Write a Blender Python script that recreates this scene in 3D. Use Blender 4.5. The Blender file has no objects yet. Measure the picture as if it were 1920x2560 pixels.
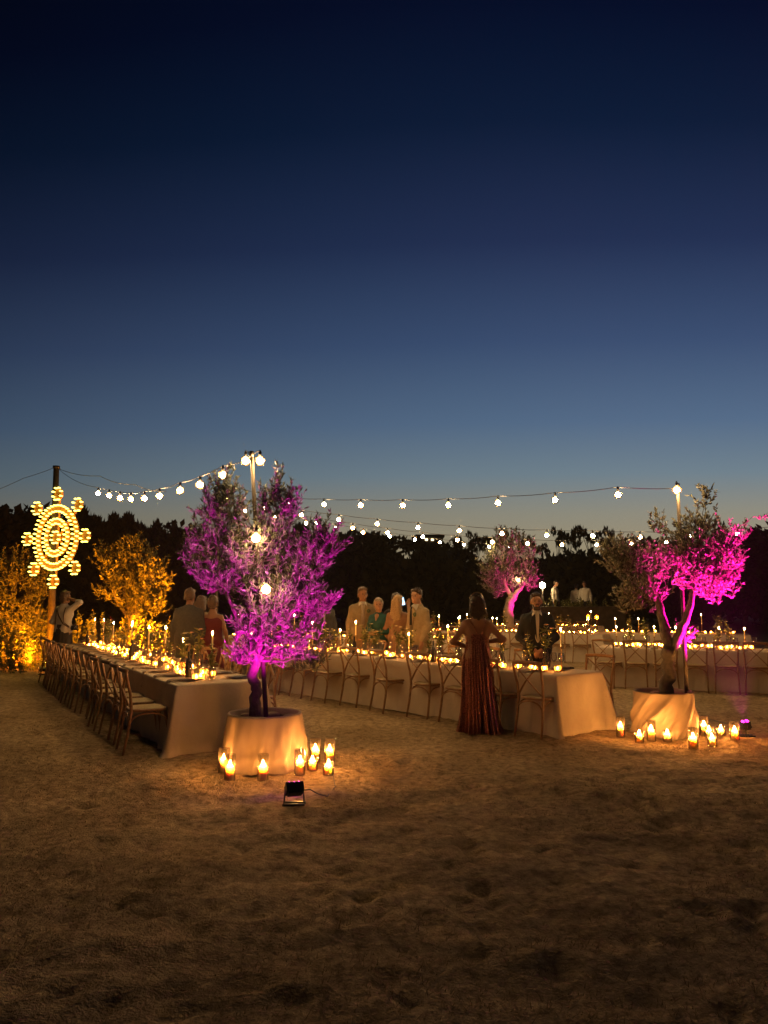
import bpy, math, random
import numpy as np
from mathutils import Vector, Matrix

# ------------------------------------------------------------------ scene, camera, sky, exposure
sc = bpy.context.scene
C = sc.collection
CAM_H, PITCH, FPX = 1.62, math.radians(6.5), 1925.0
cam = bpy.data.cameras.new('camera')
camo = bpy.data.objects.new('camera', cam)
C.objects.link(camo)
camo.location = (0, 0, CAM_H)
camo.rotation_euler = (math.radians(90) + PITCH, 0, 0)
cam.sensor_fit = 'VERTICAL'
cam.sensor_height = 36
cam.sensor_width = 27
cam.lens = 36 * FPX / 2560
cam.clip_end = 2000
sc.camera = camo

world = bpy.data.worlds.new('World')
sc.world = world
world.use_nodes = True


def lin(c):
    return tuple(((v / 255) / 12.92 if v / 255 <= .04045 else ((v / 255 + .055) / 1.055) ** 2.4) for v in c)


def build_sky():
    nt = world.node_tree
    N, Lk = nt.nodes, nt.links
    bg = N['Background']
    tc = N.new('ShaderNodeTexCoord')
    sep = N.new('ShaderNodeSeparateXYZ')
    Lk.new(tc.outputs['Generated'], sep.inputs[0])
    mr = N.new('ShaderNodeMapRange')
    mr.inputs[1].default_value = 0
    mr.inputs[2].default_value = .75
    # the glow is highest above the afterglow's azimuth and sinks away to both sides
    hd = N.new('ShaderNodeVectorMath')
    hd.operation = 'DOT_PRODUCT'
    flat = N.new('ShaderNodeVectorMath')
    flat.operation = 'MULTIPLY'
    flat.inputs[1].default_value = (1, 1, 0)
    Lk.new(tc.outputs['Generated'], flat.inputs[0])
    nrm = N.new('ShaderNodeVectorMath')
    nrm.operation = 'NORMALIZE'
    Lk.new(flat.outputs[0], nrm.inputs[0])
    Lk.new(nrm.outputs[0], hd.inputs[0])
    hd.inputs[1].default_value = (.07, .9975, 0)
    sink = N.new('ShaderNodeMath')
    sink.operation = 'MULTIPLY_ADD'
    sink.inputs[1].default_value = -1.0
    sink.inputs[2].default_value = 2.0
    Lk.new(hd.outputs['Value'], sink.inputs[0])
    zz = N.new('ShaderNodeMath')
    zz.operation = 'MULTIPLY'
    Lk.new(sep.outputs[2], zz.inputs[0])
    Lk.new(sink.outputs[0], zz.inputs[1])
    Lk.new(zz.outputs[0], mr.inputs[0])
    ramp = N.new('ShaderNodeValToRGB')
    Lk.new(mr.outputs[0], ramp.inputs[0])
    # dusk sky: afterglow on the horizon passing to deep blue overhead
    stops = [(0, (150, 128, 92)), (4.4, (146, 136, 112)), (6.3, (136, 134, 120)), (9.2, (106, 124, 135)), (13, (80, 103, 130)),
             (18.8, (55, 75, 108)), (25.7, (31, 46, 78)), (33.2, (10, 27, 53)), (40.1, (3, 13, 37)), (48, (2, 8, 26))]
    el = ramp.color_ramp.elements
    while len(el) > 1:
        el.remove(el[0])
    for i, (a, c) in enumerate(stops):
        pos = math.sin(math.radians(a)) / .75
        e = el[0] if i == 0 else el.new(pos)
        e.position = pos
        e.color = lin(c) + (1,)
    dot = N.new('ShaderNodeVectorMath')
    dot.operation = 'DOT_PRODUCT'
    Lk.new(nrm.outputs[0], dot.inputs[0])
    dot.inputs[1].default_value = (.5, .866, 0)
    glow = N.new('ShaderNodeMapRange')
    glow.inputs[1].default_value = .2
    glow.inputs[2].default_value = 1.0
    glow.inputs[3].default_value = .2
    glow.inputs[4].default_value = 1.12
    Lk.new(dot.outputs['Value'], glow.inputs[0])
    mul = N.new('ShaderNodeVectorMath')
    mul.operation = 'SCALE'
    Lk.new(ramp.outputs[0], mul.inputs[0])
    Lk.new(glow.outputs[0], mul.inputs['Scale'])
    Lk.new(mul.outputs[0], bg.inputs[0])
    bg.inputs[1].default_value = 1.0


build_sky()
sc.view_settings.view_transform = 'Standard'
sc.view_settings.look = 'None'
sc.view_settings.exposure = 0
sc.view_settings.gamma = 1
sc.render.engine = 'CYCLES'
cy = sc.cycles
cy.max_bounces = 7
cy.diffuse_bounces = 3
cy.glossy_bounces = 3
cy.transmission_bounces = 4
cy.transparent_max_bounces = 24
cy.caustics_reflective = False
cy.caustics_refractive = False
cy.sample_clamp_indirect = 3.0
cy.use_denoising = True
cy.use_light_tree = True

BULB_W = 450.0      # radiance of a festoon bulb
FLAME_W = 760.0     # radiance of a candle flame
BULB_C = (1.0, .65, .29)
FLAME_C = (1.0, .40, .085)
MAGENTA_W = 1250.0
AMBER_W = 2400.0

# ------------------------------------------------------------------ helpers
rnd = random.Random(7)


def at(px, py, Y):
    """The point at depth Y seen at photo pixel (px, py)."""
    dx, dy = (px - 960) / FPX, (1280 - py) / FPX
    y = math.cos(PITCH) - dy * math.sin(PITCH)
    z = math.sin(PITCH) + dy * math.cos(PITCH)
    k = Y / y
    return Vector((dx * k, Y, CAM_H + z * k))


def on_ground(px, py):
    dx, dy = (px - 960) / FPX, (1280 - py) / FPX
    y = math.cos(PITCH) - dy * math.sin(PITCH)
    z = math.sin(PITCH) + dy * math.cos(PITCH)
    k = -CAM_H / z
    return Vector((dx * k, y * k, 0))


def ordinal(i):
    w = ['first', 'second', 'third', 'fourth', 'fifth', 'sixth', 'seventh', 'eighth', 'ninth', 'tenth', 'eleventh', 'twelfth',
         'thirteenth', 'fourteenth', 'fifteenth', 'sixteenth', 'seventeenth', 'eighteenth', 'nineteenth']
    if i < 19:
        return w[i]
    tens = {2: 'twent', 3: 'thirt', 4: 'fort', 5: 'fift', 6: 'sixt'}
    n = i + 1
    return tens[n // 10] + ('ieth' if n % 10 == 0 else 'y-' + w[n % 10 - 1])


class MB:
    """Collects vertices and faces of one mesh."""

    def __init__(s):
        s.v, s.f = [], []

    def add(s, vs, fs):
        o = len(s.v)
        s.v.extend([tuple(p) for p in vs])
        s.f.extend([tuple(i + o for i in f) for f in fs])
        return s

    def box(s, c, d, rot=None):
        x, y, z = (k / 2 for k in d)
        P = [Vector(p) for p in ((-x, -y, -z), (x, -y, -z), (x, y, -z), (-x, y, -z), (-x, -y, z), (x, -y, z), (x, y, z), (-x, y, z))]
        if rot is not None:
            P = [rot @ p for p in P]
        P = [p + Vector(c) for p in P]
        return s.add(P, [(0, 3, 2, 1), (4, 5, 6, 7), (0, 1, 5, 4), (1, 2, 6, 5), (2, 3, 7, 6), (3, 0, 4, 7)])

    def tube(s, pts, r, n=6, cap=True, flat=None):
        pts = [Vector(p) for p in pts]
        rs = r if isinstance(r, (list, tuple)) else [r] * len(pts)
        vs, fs = [], []
        ref = None
        for i, p in enumerate(pts):
            t = (pts[min(i + 1, len(pts) - 1)] - pts[max(i - 1, 0)])
            t = t.normalized() if t.length > 1e-9 else Vector((0, 0, 1))
            if ref is None:
                ref = Vector((0, 0, 1)) if abs(t.z) < .9 else Vector((1, 0, 0))
            a = t.cross(ref)
            if a.length < 1e-6:
                a = t.cross(Vector((0, 1, 0)))
            a.normalize()
            b = t.cross(a).normalized()
            ref = a.cross(t)
            ka, kb = flat or (1, 1)
            for k in range(n):
                w = 2 * math.pi * k / n
                vs.append(p + a * (math.cos(w) * rs[i] * ka) + b * (math.sin(w) * rs[i] * kb))
        for i in range(len(pts) - 1):
            for k in range(n):
                k2 = (k + 1) % n
                fs.append((i * n + k, i * n + k2, (i + 1) * n + k2, (i + 1) * n + k))
        if cap:
            fs.append(tuple(range(n - 1, -1, -1)))
            fs.append(tuple((len(pts) - 1) * n + k for k in range(n)))
        return s.add(vs, fs)

    def lathe(s, prof, n=14, c=(0, 0, 0)):
        vs, fs = [], []
        for r, z in prof:
            for k in range(n):
                w = 2 * math.pi * k / n
                vs.append((c[0] + r * math.cos(w), c[1] + r * math.sin(w), c[2] + z))
        for i in range(len(prof) - 1):
            for k in range(n):
                k2 = (k + 1) % n
                fs.append((i * n + k, i * n + k2, (i + 1) * n + k2, (i + 1) * n + k))
        return s.add(vs, fs)

    def ball(s, c, r, n=8, m=6):
        rx, ry, rz = r if isinstance(r, (list, tuple)) else (r, r, r)
        vs = [(c[0], c[1], c[2] - rz)]
        for i in range(1, m):
            a = -math.pi / 2 + math.pi * i / m
            for k in range(n):
                w = 2 * math.pi * k / n
                vs.append((c[0] + rx * math.cos(a) * math.cos(w), c[1] + ry * math.cos(a) * math.sin(w), c[2] + rz * math.sin(a)))
        vs.append((c[0], c[1], c[2] + rz))
        fs = [(0, 1 + (k + 1) % n, 1 + k) for k in range(n)]
        for i in range(m - 2):
            for k in range(n):
                a, b = 1 + i * n + k, 1 + i * n + (k + 1) % n
                fs.append((a, b, b + n, a + n))
        top = len(vs) - 1
        fs += [(top, 1 + (m - 2) * n + k, 1 + (m - 2) * n + (k + 1) % n) for k in range(n)]
        return s.add(vs, fs)

    def mesh(s, name, smooth=True):
        me = bpy.data.meshes.new(name)
        me.from_pydata(s.v, [], s.f)
        if smooth:
            me.polygons.foreach_set('use_smooth', [True] * len(me.polygons))
        me.update()
        return me


def np_mesh(name, V, F, smooth=True, tone=None):
    """Mesh from numpy arrays; F is (n,3) or (n,4). tone: one value per vertex."""
    V = np.asarray(V, dtype=np.float32)
    F = np.asarray(F, dtype=np.int32)
    k = F.shape[1]
    me = bpy.data.meshes.new(name)
    me.vertices.add(len(V))
    me.vertices.foreach_set('co', V.ravel())
    me.loops.add(F.size)
    me.loops.foreach_set('vertex_index', F.ravel())
    me.polygons.add(len(F))
    me.polygons.foreach_set('loop_start', np.arange(len(F), dtype=np.int32) * k)
    me.polygons.foreach_set('loop_total', np.full(len(F), k, dtype=np.int32))
    if smooth:
        me.polygons.foreach_set('use_smooth', np.ones(len(F), dtype=bool))
    me.update(calc_edges=True)
    if tone is not None:
        a = me.attributes.new('tone', 'FLOAT', 'POINT')
        a.data.foreach_set('value', np.asarray(tone, dtype=np.float32))
    return me


def put(name, me, mat=None, parent=None, loc=(0, 0, 0), rotz=0.0, rot=None):
    o = bpy.data.objects.new(name, me)
    C.objects.link(o)
    if mat is not None and me is not None and not me.materials:
        me.materials.append(mat)
    o.location = loc
    o.rotation_euler = rot if rot is not None else (0, 0, rotz)
    if parent is not None:
        o.parent = parent
    return o


def tag(o, label, cat, group=None):
    o['label'] = label
    o['category'] = cat
    if group:
        o['group'] = group
    return o


def thing(name, label, cat, loc=(0, 0, 0), rotz=0.0, group=None):
    o = bpy.data.objects.new(name, None)
    o.empty_display_size = .1
    C.objects.link(o)
    o.location = loc
    o.rotation_euler = (0, 0, rotz)
    return tag(o, label, cat, group)


def dup(root, loc, rotz, label, group=None, scale=None):
    r = root.copy()
    C.objects.link(r)
    r.location = loc
    r.rotation_euler = (0, 0, rotz)
    if scale is not None:
        r.scale = (scale,) * 3
    r['label'] = label
    if group:
        r['group'] = group
    for ch in list(root.children):
        c = ch.copy()
        C.objects.link(c)
        c.parent = r
        for g in list(ch.children):
            d = g.copy()
            C.objects.link(d)
            d.parent = c
    return r


class Proto:
    """The first use moves the built thing itself, later uses copy it."""

    def __init__(s, root):
        s.root, s.used = root, False

    def place(s, loc, rotz, label, group=None, scale=1.0):
        if not s.used:
            s.used = True
            r = s.root
            r.location, r.rotation_euler, r.scale = loc, (0, 0, rotz), (scale,) * 3
            r['label'] = label
            if group:
                r['group'] = group
            return r
        return dup(s.root, loc, rotz, label, group, scale)


# ------------------------------------------------------------------ materials
def mat(name, col, rough=.6, metal=0.0, col2=None, nscale=8.0, bump=0.0, bscale=60.0, spec=.4, sss=0.0, coat=0.0, detail=4.0):
    m = bpy.data.materials.new(name)
    m.use_nodes = True
    nt = m.node_tree
    N, Lk = nt.nodes, nt.links
    b = N['Principled BSDF']
    b.inputs['Roughness'].default_value = rough
    b.inputs['Metallic'].default_value = metal
    b.inputs['Specular IOR Level'].default_value = spec
    b.inputs['Base Color'].default_value = tuple(col) + (1,)
    if coat:
        b.inputs['Coat Weight'].default_value = coat
    if sss:
        b.inputs['Subsurface Weight'].default_value = sss
        b.inputs['Subsurface Radius'].default_value = (.03, .012, .004)
        b.inputs['Subsurface Scale'].default_value = 1.0
    tc = N.new('ShaderNodeTexCoord')
    if col2 is not None:
        n = N.new('ShaderNodeTexNoise')
        n.inputs['Scale'].default_value = nscale
        n.inputs['Detail'].default_value = detail
        Lk.new(tc.outputs['Object'], n.inputs['Vector'])
        r = N.new('ShaderNodeValToRGB')
        r.color_ramp.elements[0].position = .32
        r.color_ramp.elements[1].position = .68
        r.color_ramp.elements[0].color = tuple(col) + (1,)
        r.color_ramp.elements[1].color = tuple(col2) + (1,)
        Lk.new(n.outputs['Fac'], r.inputs[0])
        Lk.new(r.outputs[0], b.inputs['Base Color'])
    if bump:
        n2 = N.new('ShaderNodeTexNoise')
        n2.inputs['Scale'].default_value = bscale
        n2.inputs['Detail'].default_value = 3
        Lk.new(tc.outputs['Object'], n2.inputs['Vector'])
        bp = N.new('ShaderNodeBump')
        bp.inputs['Strength'].default_value = bump
        bp.inputs['Distance'].default_value = .01
        Lk.new(n2.outputs['Fac'], bp.inputs['Height'])
        Lk.new(bp.outputs[0], b.inputs['Normal'])
    return m


def emit(name, col, strength):
    m = bpy.data.materials.new(name)
    m.use_nodes = True
    nt = m.node_tree
    for n in list(nt.nodes):
        nt.nodes.remove(n)
    e = nt.nodes.new('ShaderNodeEmission')
    e.inputs[0].default_value = tuple(col) + (1,)
    e.inputs[1].default_value = strength
    o = nt.nodes.new('ShaderNodeOutputMaterial')
    nt.links.new(e.outputs[0], o.inputs[0])
    return m


def thin_glass(name, tint=(1, 1, 1), gloss=.12, frost=0.0, frost_col=(1, .6, .25), rough=.04):
    """Thin glass wall: mostly clear, some mirror reflection, some frosting."""
    m = bpy.data.materials.new(name)
    m.use_nodes = True
    nt = m.node_tree
    N, Lk = nt.nodes, nt.links
    for n in list(N):
        N.remove(n)
    t = N.new('ShaderNodeBsdfTransparent')
    t.inputs[0].default_value = tuple(tint) + (1,)
    g = N.new('ShaderNodeBsdfGlossy')
    g.inputs['Roughness'].default_value = rough
    fr = N.new('ShaderNodeFresnel')
    fr.inputs[0].default_value = 1.45
    ad = N.new('ShaderNodeMath')
    ad.operation = 'ADD'
    ad.inputs[1].default_value = gloss
    Lk.new(fr.outputs[0], ad.inputs[0])
    cl = N.new('ShaderNodeMath')
    cl.operation = 'MINIMUM'
    cl.inputs[1].default_value = .6
    Lk.new(ad.outputs[0], cl.inputs[0])
    mx = N.new('ShaderNodeMixShader')
    Lk.new(cl.outputs[0], mx.inputs[0])
    Lk.new(t.outputs[0], mx.inputs[1])
    Lk.new(g.outputs[0], mx.inputs[2])
    out = N.new('ShaderNodeOutputMaterial')
    last = mx
    if frost:
        tr = N.new('ShaderNodeBsdfTranslucent')
        tr.inputs[0].default_value = tuple(frost_col) + (1,)
        m2 = N.new('ShaderNodeMixShader')
        m2.inputs[0].default_value = frost
        Lk.new(mx.outputs[0], m2.inputs[1])
        Lk.new(tr.outputs[0], m2.inputs[2])
        last = m2
    Lk.new(last.outputs[0], out.inputs[0])
    return m


def leaf_mat(name, dark, light, trans=.35, rough=.45):
    m = bpy.data.materials.new(name)
    m.use_nodes = True
    nt = m.node_tree
    N, Lk = nt.nodes, nt.links
    b = N['Principled BSDF']
    b.inputs['Roughness'].default_value = rough
    b.inputs['Specular IOR Level'].default_value = .35
    a = N.new('ShaderNodeAttribute')
    a.attribute_name = 'tone'
    r = N.new('ShaderNodeValToRGB')
    r.color_ramp.elements[0].color = tuple(dark) + (1,)
    r.color_ramp.elements[1].color = tuple(light) + (1,)
    Lk.new(a.outputs['Fac'], r.inputs[0])
    Lk.new(r.outputs[0], b.inputs['Base Color'])
    t = N.new('ShaderNodeBsdfTranslucent')
    Lk.new(r.outputs[0], t.inputs[0])
    mx = N.new('ShaderNodeMixShader')
    mx.inputs[0].default_value = trans
    Lk.new(b.outputs[0], mx.inputs[1])
    Lk.new(t.outputs[0], mx.inputs[2])
    Lk.new(mx.outputs[0], N['Material Output'].inputs[0])
    return m


def ground_mat():
    m = bpy.data.materials.new('dry_sandy_ground')
    m.use_nodes = True
    nt = m.node_tree
    N, Lk = nt.nodes, nt.links
    b = N['Principled BSDF']
    b.inputs['Roughness'].default_value = .95
    b.inputs['Specular IOR Level'].default_value = .1
    tc = N.new('ShaderNodeTexCoord')

    def noise(scale, detail, rough=.55):
        n = N.new('ShaderNodeTexNoise')
        n.inputs['Scale'].default_value = scale
        n.inputs['Detail'].default_value = detail
        n.inputs['Roughness'].default_value = rough
        Lk.new(tc.outputs['Object'], n.inputs['Vector'])
        return n
    n1 = noise(.9, 5)
    r1 = N.new('ShaderNodeValToRGB')
    r1.color_ramp.elements[0].position = .35
    r1.color_ramp.elements[1].position = .68
    r1.color_ramp.elements[0].color = (.42, .31, .175, 1)
    r1.color_ramp.elements[1].color = (.62, .47, .285, 1)
    Lk.new(n1.outputs['Fac'], r1.inputs[0])
    n2 = noise(14, 6, .7)
    r2 = N.new('ShaderNodeValToRGB')
    r2.color_ramp.elements[0].position = .36
    r2.color_ramp.elements[1].position = .60
    r2.color_ramp.elements[0].color = (.5, .47, .42, 1)
    r2.color_ramp.elements[1].color = (1.08, 1.06, 1.02, 1)
    Lk.new(n2.outputs['Fac'], r2.inputs[0])
    mx = N.new('ShaderNodeMix')
    mx.data_type = 'RGBA'
    mx.blend_type = 'MULTIPLY'
    mx.inputs[0].default_value = 1
    Lk.new(r1.outputs[0], mx.inputs[6])
    Lk.new(r2.outputs[0], mx.inputs[7])
    Lk.new(mx.outputs[2], b.inputs['Base Color'])
    n3 = noise(5, 5, .6)
    n4 = noise(70, 3, .6)
    s = N.new('ShaderNodeMath')
    s.operation = 'MULTIPLY_ADD'
    s.inputs[1].default_value = .3
    Lk.new(n4.outputs['Fac'], s.inputs[0])
    Lk.new(n3.outputs['Fac'], s.inputs[2])
    bp = N.new('ShaderNodeBump')
    bp.inputs['Strength'].default_value = 1.0
    bp.inputs['Distance'].default_value = .045
    Lk.new(s.outputs[0], bp.inputs['Height'])
    Lk.new(bp.outputs[0], b.inputs['Normal'])
    return m


def wax_mat():
    m = mat('ivory_wax', (.88, .70, .46), .5, spec=.3)
    p = m.node_tree.nodes['Principled BSDF']
    p.inputs['Subsurface Weight'].default_value = 1.0
    p.inputs['Subsurface Radius'].default_value = (1.0, .8, .55)
    p.inputs['Subsurface Scale'].default_value = .04
    return m


def sequin_mat():
    m = mat('bronze_sequins', (.25, .08, .035), .3, .9)
    nt = m.node_tree
    N, Lk = nt.nodes, nt.links
    b = N['Principled BSDF']
    tc = N.new('ShaderNodeTexCoord')
    v = N.new('ShaderNodeTexVoronoi')
    v.inputs['Scale'].default_value = 120
    Lk.new(tc.outputs['Object'], v.inputs['Vector'])
    r = N.new('ShaderNodeValToRGB')
    r.color_ramp.elements[0].color = (.10, .036, .024, 1)
    r.color_ramp.elements[1].color = (.50, .20, .13, 1)
    Lk.new(v.outputs['Color'], r.inputs[0])
    Lk.new(r.outputs[0], b.inputs['Base Color'])
    bp = N.new('ShaderNodeBump')
    bp.inputs['Strength'].default_value = .9
    bp.inputs['Distance'].default_value = .01
    Lk.new(v.outputs['Color'], bp.inputs['Height'])
    Lk.new(bp.outputs[0], b.inputs['Normal'])
    return m


M = {
    'ground': ground_mat(),
    'linen': mat('linen_cloth', (.52, .43, .33), .85, col2=(.58, .49, .38), nscale=5, bump=.55, bscale=26, spec=.15),
    'wrap': mat('planter_cloth', (.27, .20, .14), .85, col2=(.33, .25, .18), nscale=4, bump=.25, bscale=200, spec=.15),
    'napkin': mat('taupe_napkin', (.30, .25, .21), .9, col2=(.36, .30, .25), nscale=30, bump=.3, bscale=300, spec=.1),
    'wood': mat('chair_wood', (.22, .115, .045), .45, col2=(.34, .19, .085), nscale=22, bump=.1, bscale=90),
    'rush': mat('woven_rush_seat', (.36, .27, .13), .8, col2=(.46, .35, .18), nscale=60, bump=.5, bscale=160),
    'plate': mat('stoneware_plate', (.13, .12, .11), .35, col2=(.2, .185, .165), nscale=30, spec=.5),
    'glass': thin_glass('clear_glass', (.97, .97, .96), .08),
    'votive': thin_glass('amber_votive_glass', (1, .86, .62), .08, frost=.34, frost_col=(1, .55, .18)),
    'hurricane': thin_glass('hurricane_glass', (.98, .97, .95), .05, frost=.012, frost_col=(1, .8, .6)),
    'wax': wax_mat(),
    'halo_glass': thin_glass('bulb_halo_globe', (1, .95, .88), .02, frost=.013, frost_col=(1, .50, .15)),  # orange frosting put on the globe to ring the core with a halo
    'flame': emit('candle_flame', FLAME_C, FLAME_W),
    'flame_big': emit('pillar_flame', FLAME_C, FLAME_W * 1.5),
    'bulb': emit('warm_bulb', BULB_C, BULB_W),
    'bulb_strong': emit('strong_bulb', BULB_C, BULB_W * .62),
    'bulb_far': emit('warm_bulb_terrace', BULB_C, 160),
    'socket': mat('black_socket', (.02, .02, .02), .5),
    'cable': mat('black_cable', (.035, .03, .028), .45, spec=.5),
    'iron': mat('dark_metal', (.05, .045, .04), .45, .6, col2=(.08, .07, .06), nscale=30),
    'brass': mat('brass_stick', (.35, .22, .08), .35, .9),
    'pole': mat('weathered_pole', (.05, .036, .025), .7, col2=(.09, .065, .04), nscale=12, bump=.3),
    'bark': mat('olive_bark', (.11, .085, .065), .9, col2=(.2, .165, .13), nscale=18, bump=.9, bscale=40),
    'bark_pale': mat('pale_bark', (.28, .22, .16), .9, col2=(.4, .33, .25), nscale=14, bump=.9, bscale=40),
    'soil': mat('planter_soil', (.06, .045, .03), 1, col2=(.12, .09, .06), nscale=20, bump=.8, bscale=30),
    'olive': leaf_mat('olive_leaf', (.06, .07, .038), (.22, .23, .16)),
    'olive_lit': leaf_mat('olive_leaf_lit', (.10, .10, .06), (.34, .32, .23), .5),  # brighter copy of the olive leaf, its paleness stands in for stronger light
    'olive_dark': leaf_mat('olive_leaf_dull', (.06, .065, .035), (.17, .17, .10)),
    'laurel': leaf_mat('broad_leaf', (.09, .095, .03), (.21, .19, .06)),
    'far_leaf': leaf_mat('far_foliage', (.05, .045, .02), (.115, .095, .04), .2, .8),
    'stem': mat('green_stem', (.07, .10, .04), .6),
    'petal_a': mat('cream_petal', (.66, .58, .36), .6, sss=.2),
    'petal_b': mat('red_petal', (.45, .05, .03), .6),
    'petal_c': mat('peach_petal', (.62, .34, .2), .6),
    'skin': mat('skin_light', (.36, .20, .12), .5, sss=.15),
    'skin_b': mat('skin_tan', (.25, .125, .07), .5, sss=.15),
    'hair_dark': mat('dark_hair', (.025, .016, .011), .4, col2=(.05, .032, .02), nscale=60, bump=.5, bscale=150),
    'hair_brown': mat('brown_hair', (.07, .04, .022), .45, col2=(.12, .07, .04), nscale=60, bump=.5, bscale=150),
    'hair_blond': mat('blond_hair', (.30, .19, .08), .45, col2=(.42, .28, .13), nscale=40, bump=.6, bscale=120),
    'hair_grey': mat('grey_hair', (.20, .16, .12), .5, col2=(.30, .25, .20), nscale=40, bump=.6, bscale=120),
    'black_cloth': mat('black_suiting', (.012, .012, .014), .8, bump=.2, bscale=200),
    'grey_cloth': mat('grey_suiting', (.05, .048, .043), .85, col2=(.065, .062, .055), nscale=30, bump=.2, bscale=200),
    'beige_cloth': mat('beige_suiting', (.23, .17, .09), .85, col2=(.28, .21, .12), nscale=20, bump=.2, bscale=200),
    'cream_cloth': mat('cream_suiting', (.30, .23, .125), .85, col2=(.36, .28, .16), nscale=20, bump=.2, bscale=200),
    'white_cloth': mat('white_cotton', (.46, .42, .36), .8, bump=.2, bscale=200),
    'teal_cloth': mat('teal_dress', (.006, .05, .048), .7, col2=(.01, .075, .07), nscale=15, bump=.2, bscale=120),
    'peach_cloth': mat('peach_dress', (.25, .13, .065), .6, col2=(.32, .18, .10), nscale=14, bump=.3, bscale=90),
    'red_cloth': mat('red_dress', (.11, .008, .006), .6, bump=.2, bscale=120),
    'dark_skirt': mat('dark_skirt', (.03, .022, .018), .8, bump=.2, bscale=120),
    'strap': mat('brown_leather_strap', (.07, .035, .018), .5),
    'sequin': sequin_mat(),
    'screen': emit('phone_screen', (.45, .75, 1.0), 3.0),
    'black_plastic': mat('black_plastic', (.018, .018, .02), .35, spec=.5),
    'emblem': mat('orange_painted_board', (.55, .20, .03), .6, col2=(.62, .26, .05), nscale=10),
    'emblem_bulb': emit('yellow_cap_bulb', (1.0, .76, .10), 7.0),
    'led_violet': emit('violet_led', (.8, .0, 1.0), 90),
    'led_pink': emit('pink_led', (1.0, .01, .5), 26),
    'led_amber': emit('amber_led', (1.0, .4, .03), 12),
    'wall': mat('dark_stone', (.07, .06, .045), .9, col2=(.11, .095, .07), nscale=6, bump=.5),
    'paper': mat('kraft_bag', (.5, .3, .16), .8, bump=.3, bscale=40),
    'roof': mat('dark_roof', (.03, .028, .025), .8),
    'window_light': emit('lit_window', (1.0, .75, .42), 3.0),
    'amber_shade': thin_glass('amber_shade', (1, .5, .15), .05, frost=.5, frost_col=(1, .38, .07)),
}

# ------------------------------------------------------------------ the ground
def build_ground():
    # fine, uneven sheet near the camera; a coarse one runs to the horizon
    xs = np.arange(-9.5, 9.51, .06)
    ys = np.arange(.6, 17.6, .06)
    X, Y = np.meshgrid(xs, ys)
    rs = np.random.RandomState(3)
    Z = np.zeros_like(X)
    for wl, amp in ((2.2, .012), (1.0, .009), (.5, .008), (.26, .006)):
        for k in range(7):
            a = rs.uniform(0, math.pi * 2)
            q = 2 * math.pi / (wl * rs.uniform(.7, 1.4))
            Z += amp / 3.2 * np.sin(q * (X * math.cos(a) + Y * math.sin(a)) + rs.uniform(0, 6.28))
    # scuffed dents, footprints
    for k in range(1300):
        cx, cy_ = rs.uniform(-6, 6), rs.uniform(1.2, 11)
        a, b, t = rs.uniform(.05, .12), rs.uniform(.04, .07), rs.uniform(0, 3.14)
        i0, i1 = np.searchsorted(xs, (cx - .35, cx + .35))
        j0, j1 = np.searchsorted(ys, (cy_ - .35, cy_ + .35))
        x, y = X[j0:j1, i0:i1] - cx, Y[j0:j1, i0:i1] - cy_
        u, v = x * math.cos(t) + y * math.sin(t), -x * math.sin(t) + y * math.cos(t)
        r = (u / a) ** 2 + (v / b) ** 2
        Z[j0:j1, i0:i1] += -.026 * np.exp(-r) + .010 * np.exp(-(np.sqrt(r) - 1.6) ** 2 * 3)
    edge = np.minimum(np.minimum(X + 9.5, 9.5 - X), np.minimum(Y - .6, 17.6 - Y))
    Z *= np.clip(edge / .8, 0, 1)
    n, m = X.shape
    V = np.stack([X, Y, Z], -1).reshape(-1, 3)
    idx = np.arange(n * m).reshape(n, m)
    F = np.stack([idx[:-1, :-1], idx[:-1, 1:], idx[1:, 1:], idx[1:, :-1]], -1).reshape(-1, 4)
    g = put('ground', np_mesh('ground', V, F), M['ground'])
    g['kind'] = 'structure'
    b = MB()
    b.add([(-600, -200, -.02), (600, -200, -.02), (600, 900, -.02), (-600, 900, -.02),
           (-9.5, .6, -.0), (9.5, .6, -.0), (9.5, 17.59, -.0), (-9.5, 17.59, -.0)],
          [(0, 1, 5, 4), (1, 2, 6, 5), (2, 3, 7, 6), (3, 0, 4, 7)])
    g2 = put('terrain', b.mesh('terrain', False), M['ground'])
    g2['kind'] = 'structure'
    # short dry grass in loose patches
    N = 120000
    gx, gy = rs.uniform(-6, 7, N * 3), 1.6 + 11 * rs.beta(1.1, 2.0, N * 3)
    dens = np.sin(gx * 1.3 + 1.7 * np.sin(gy * .9)) + np.sin(gy * 2.1 + gx * .6) + np.sin(gx * 3.7 - gy * 2.6) * .7
    keep = dens > .55 - .9 * rs.rand(N * 3)
    gx, gy = gx[keep][:N], gy[keep][:N]
    N = len(gx)
    ix = np.clip(((gx + 9.5) / .06).astype(int), 0, m - 1)
    iy = np.clip(((gy - .6) / .06).astype(int), 0, n - 1)
    gz = Z[iy, ix]
    ang, ln, lean = rs.uniform(0, 6.28, N), rs.uniform(.01, .035, N), rs.uniform(.5, 2.2, N)
    dx, dy = np.cos(ang), np.sin(ang)
    w = .0026
    base = np.stack([gx, gy, gz - .003], -1)
    side = np.stack([-dy * w, dx * w, np.zeros(N)], -1)
    tip = base + np.stack([dx * ln * lean, dy * ln * lean, ln * .7], -1)
    V = np.stack([base - side, base + side, tip], 1).reshape(-1, 3)
    F = np.arange(N * 3).reshape(-1, 3)
    go = put('dry_grass', np_mesh('dry_grass', V, F, False, np.repeat(rs.rand(N), 3)), leaf_mat('dry_grass', (.22, .15, .07), (.52, .40, .22), .3, .8))
    go['kind'] = 'stuff'
    tag(go, 'sparse short dry grass on the sandy ground', 'grass')


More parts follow.
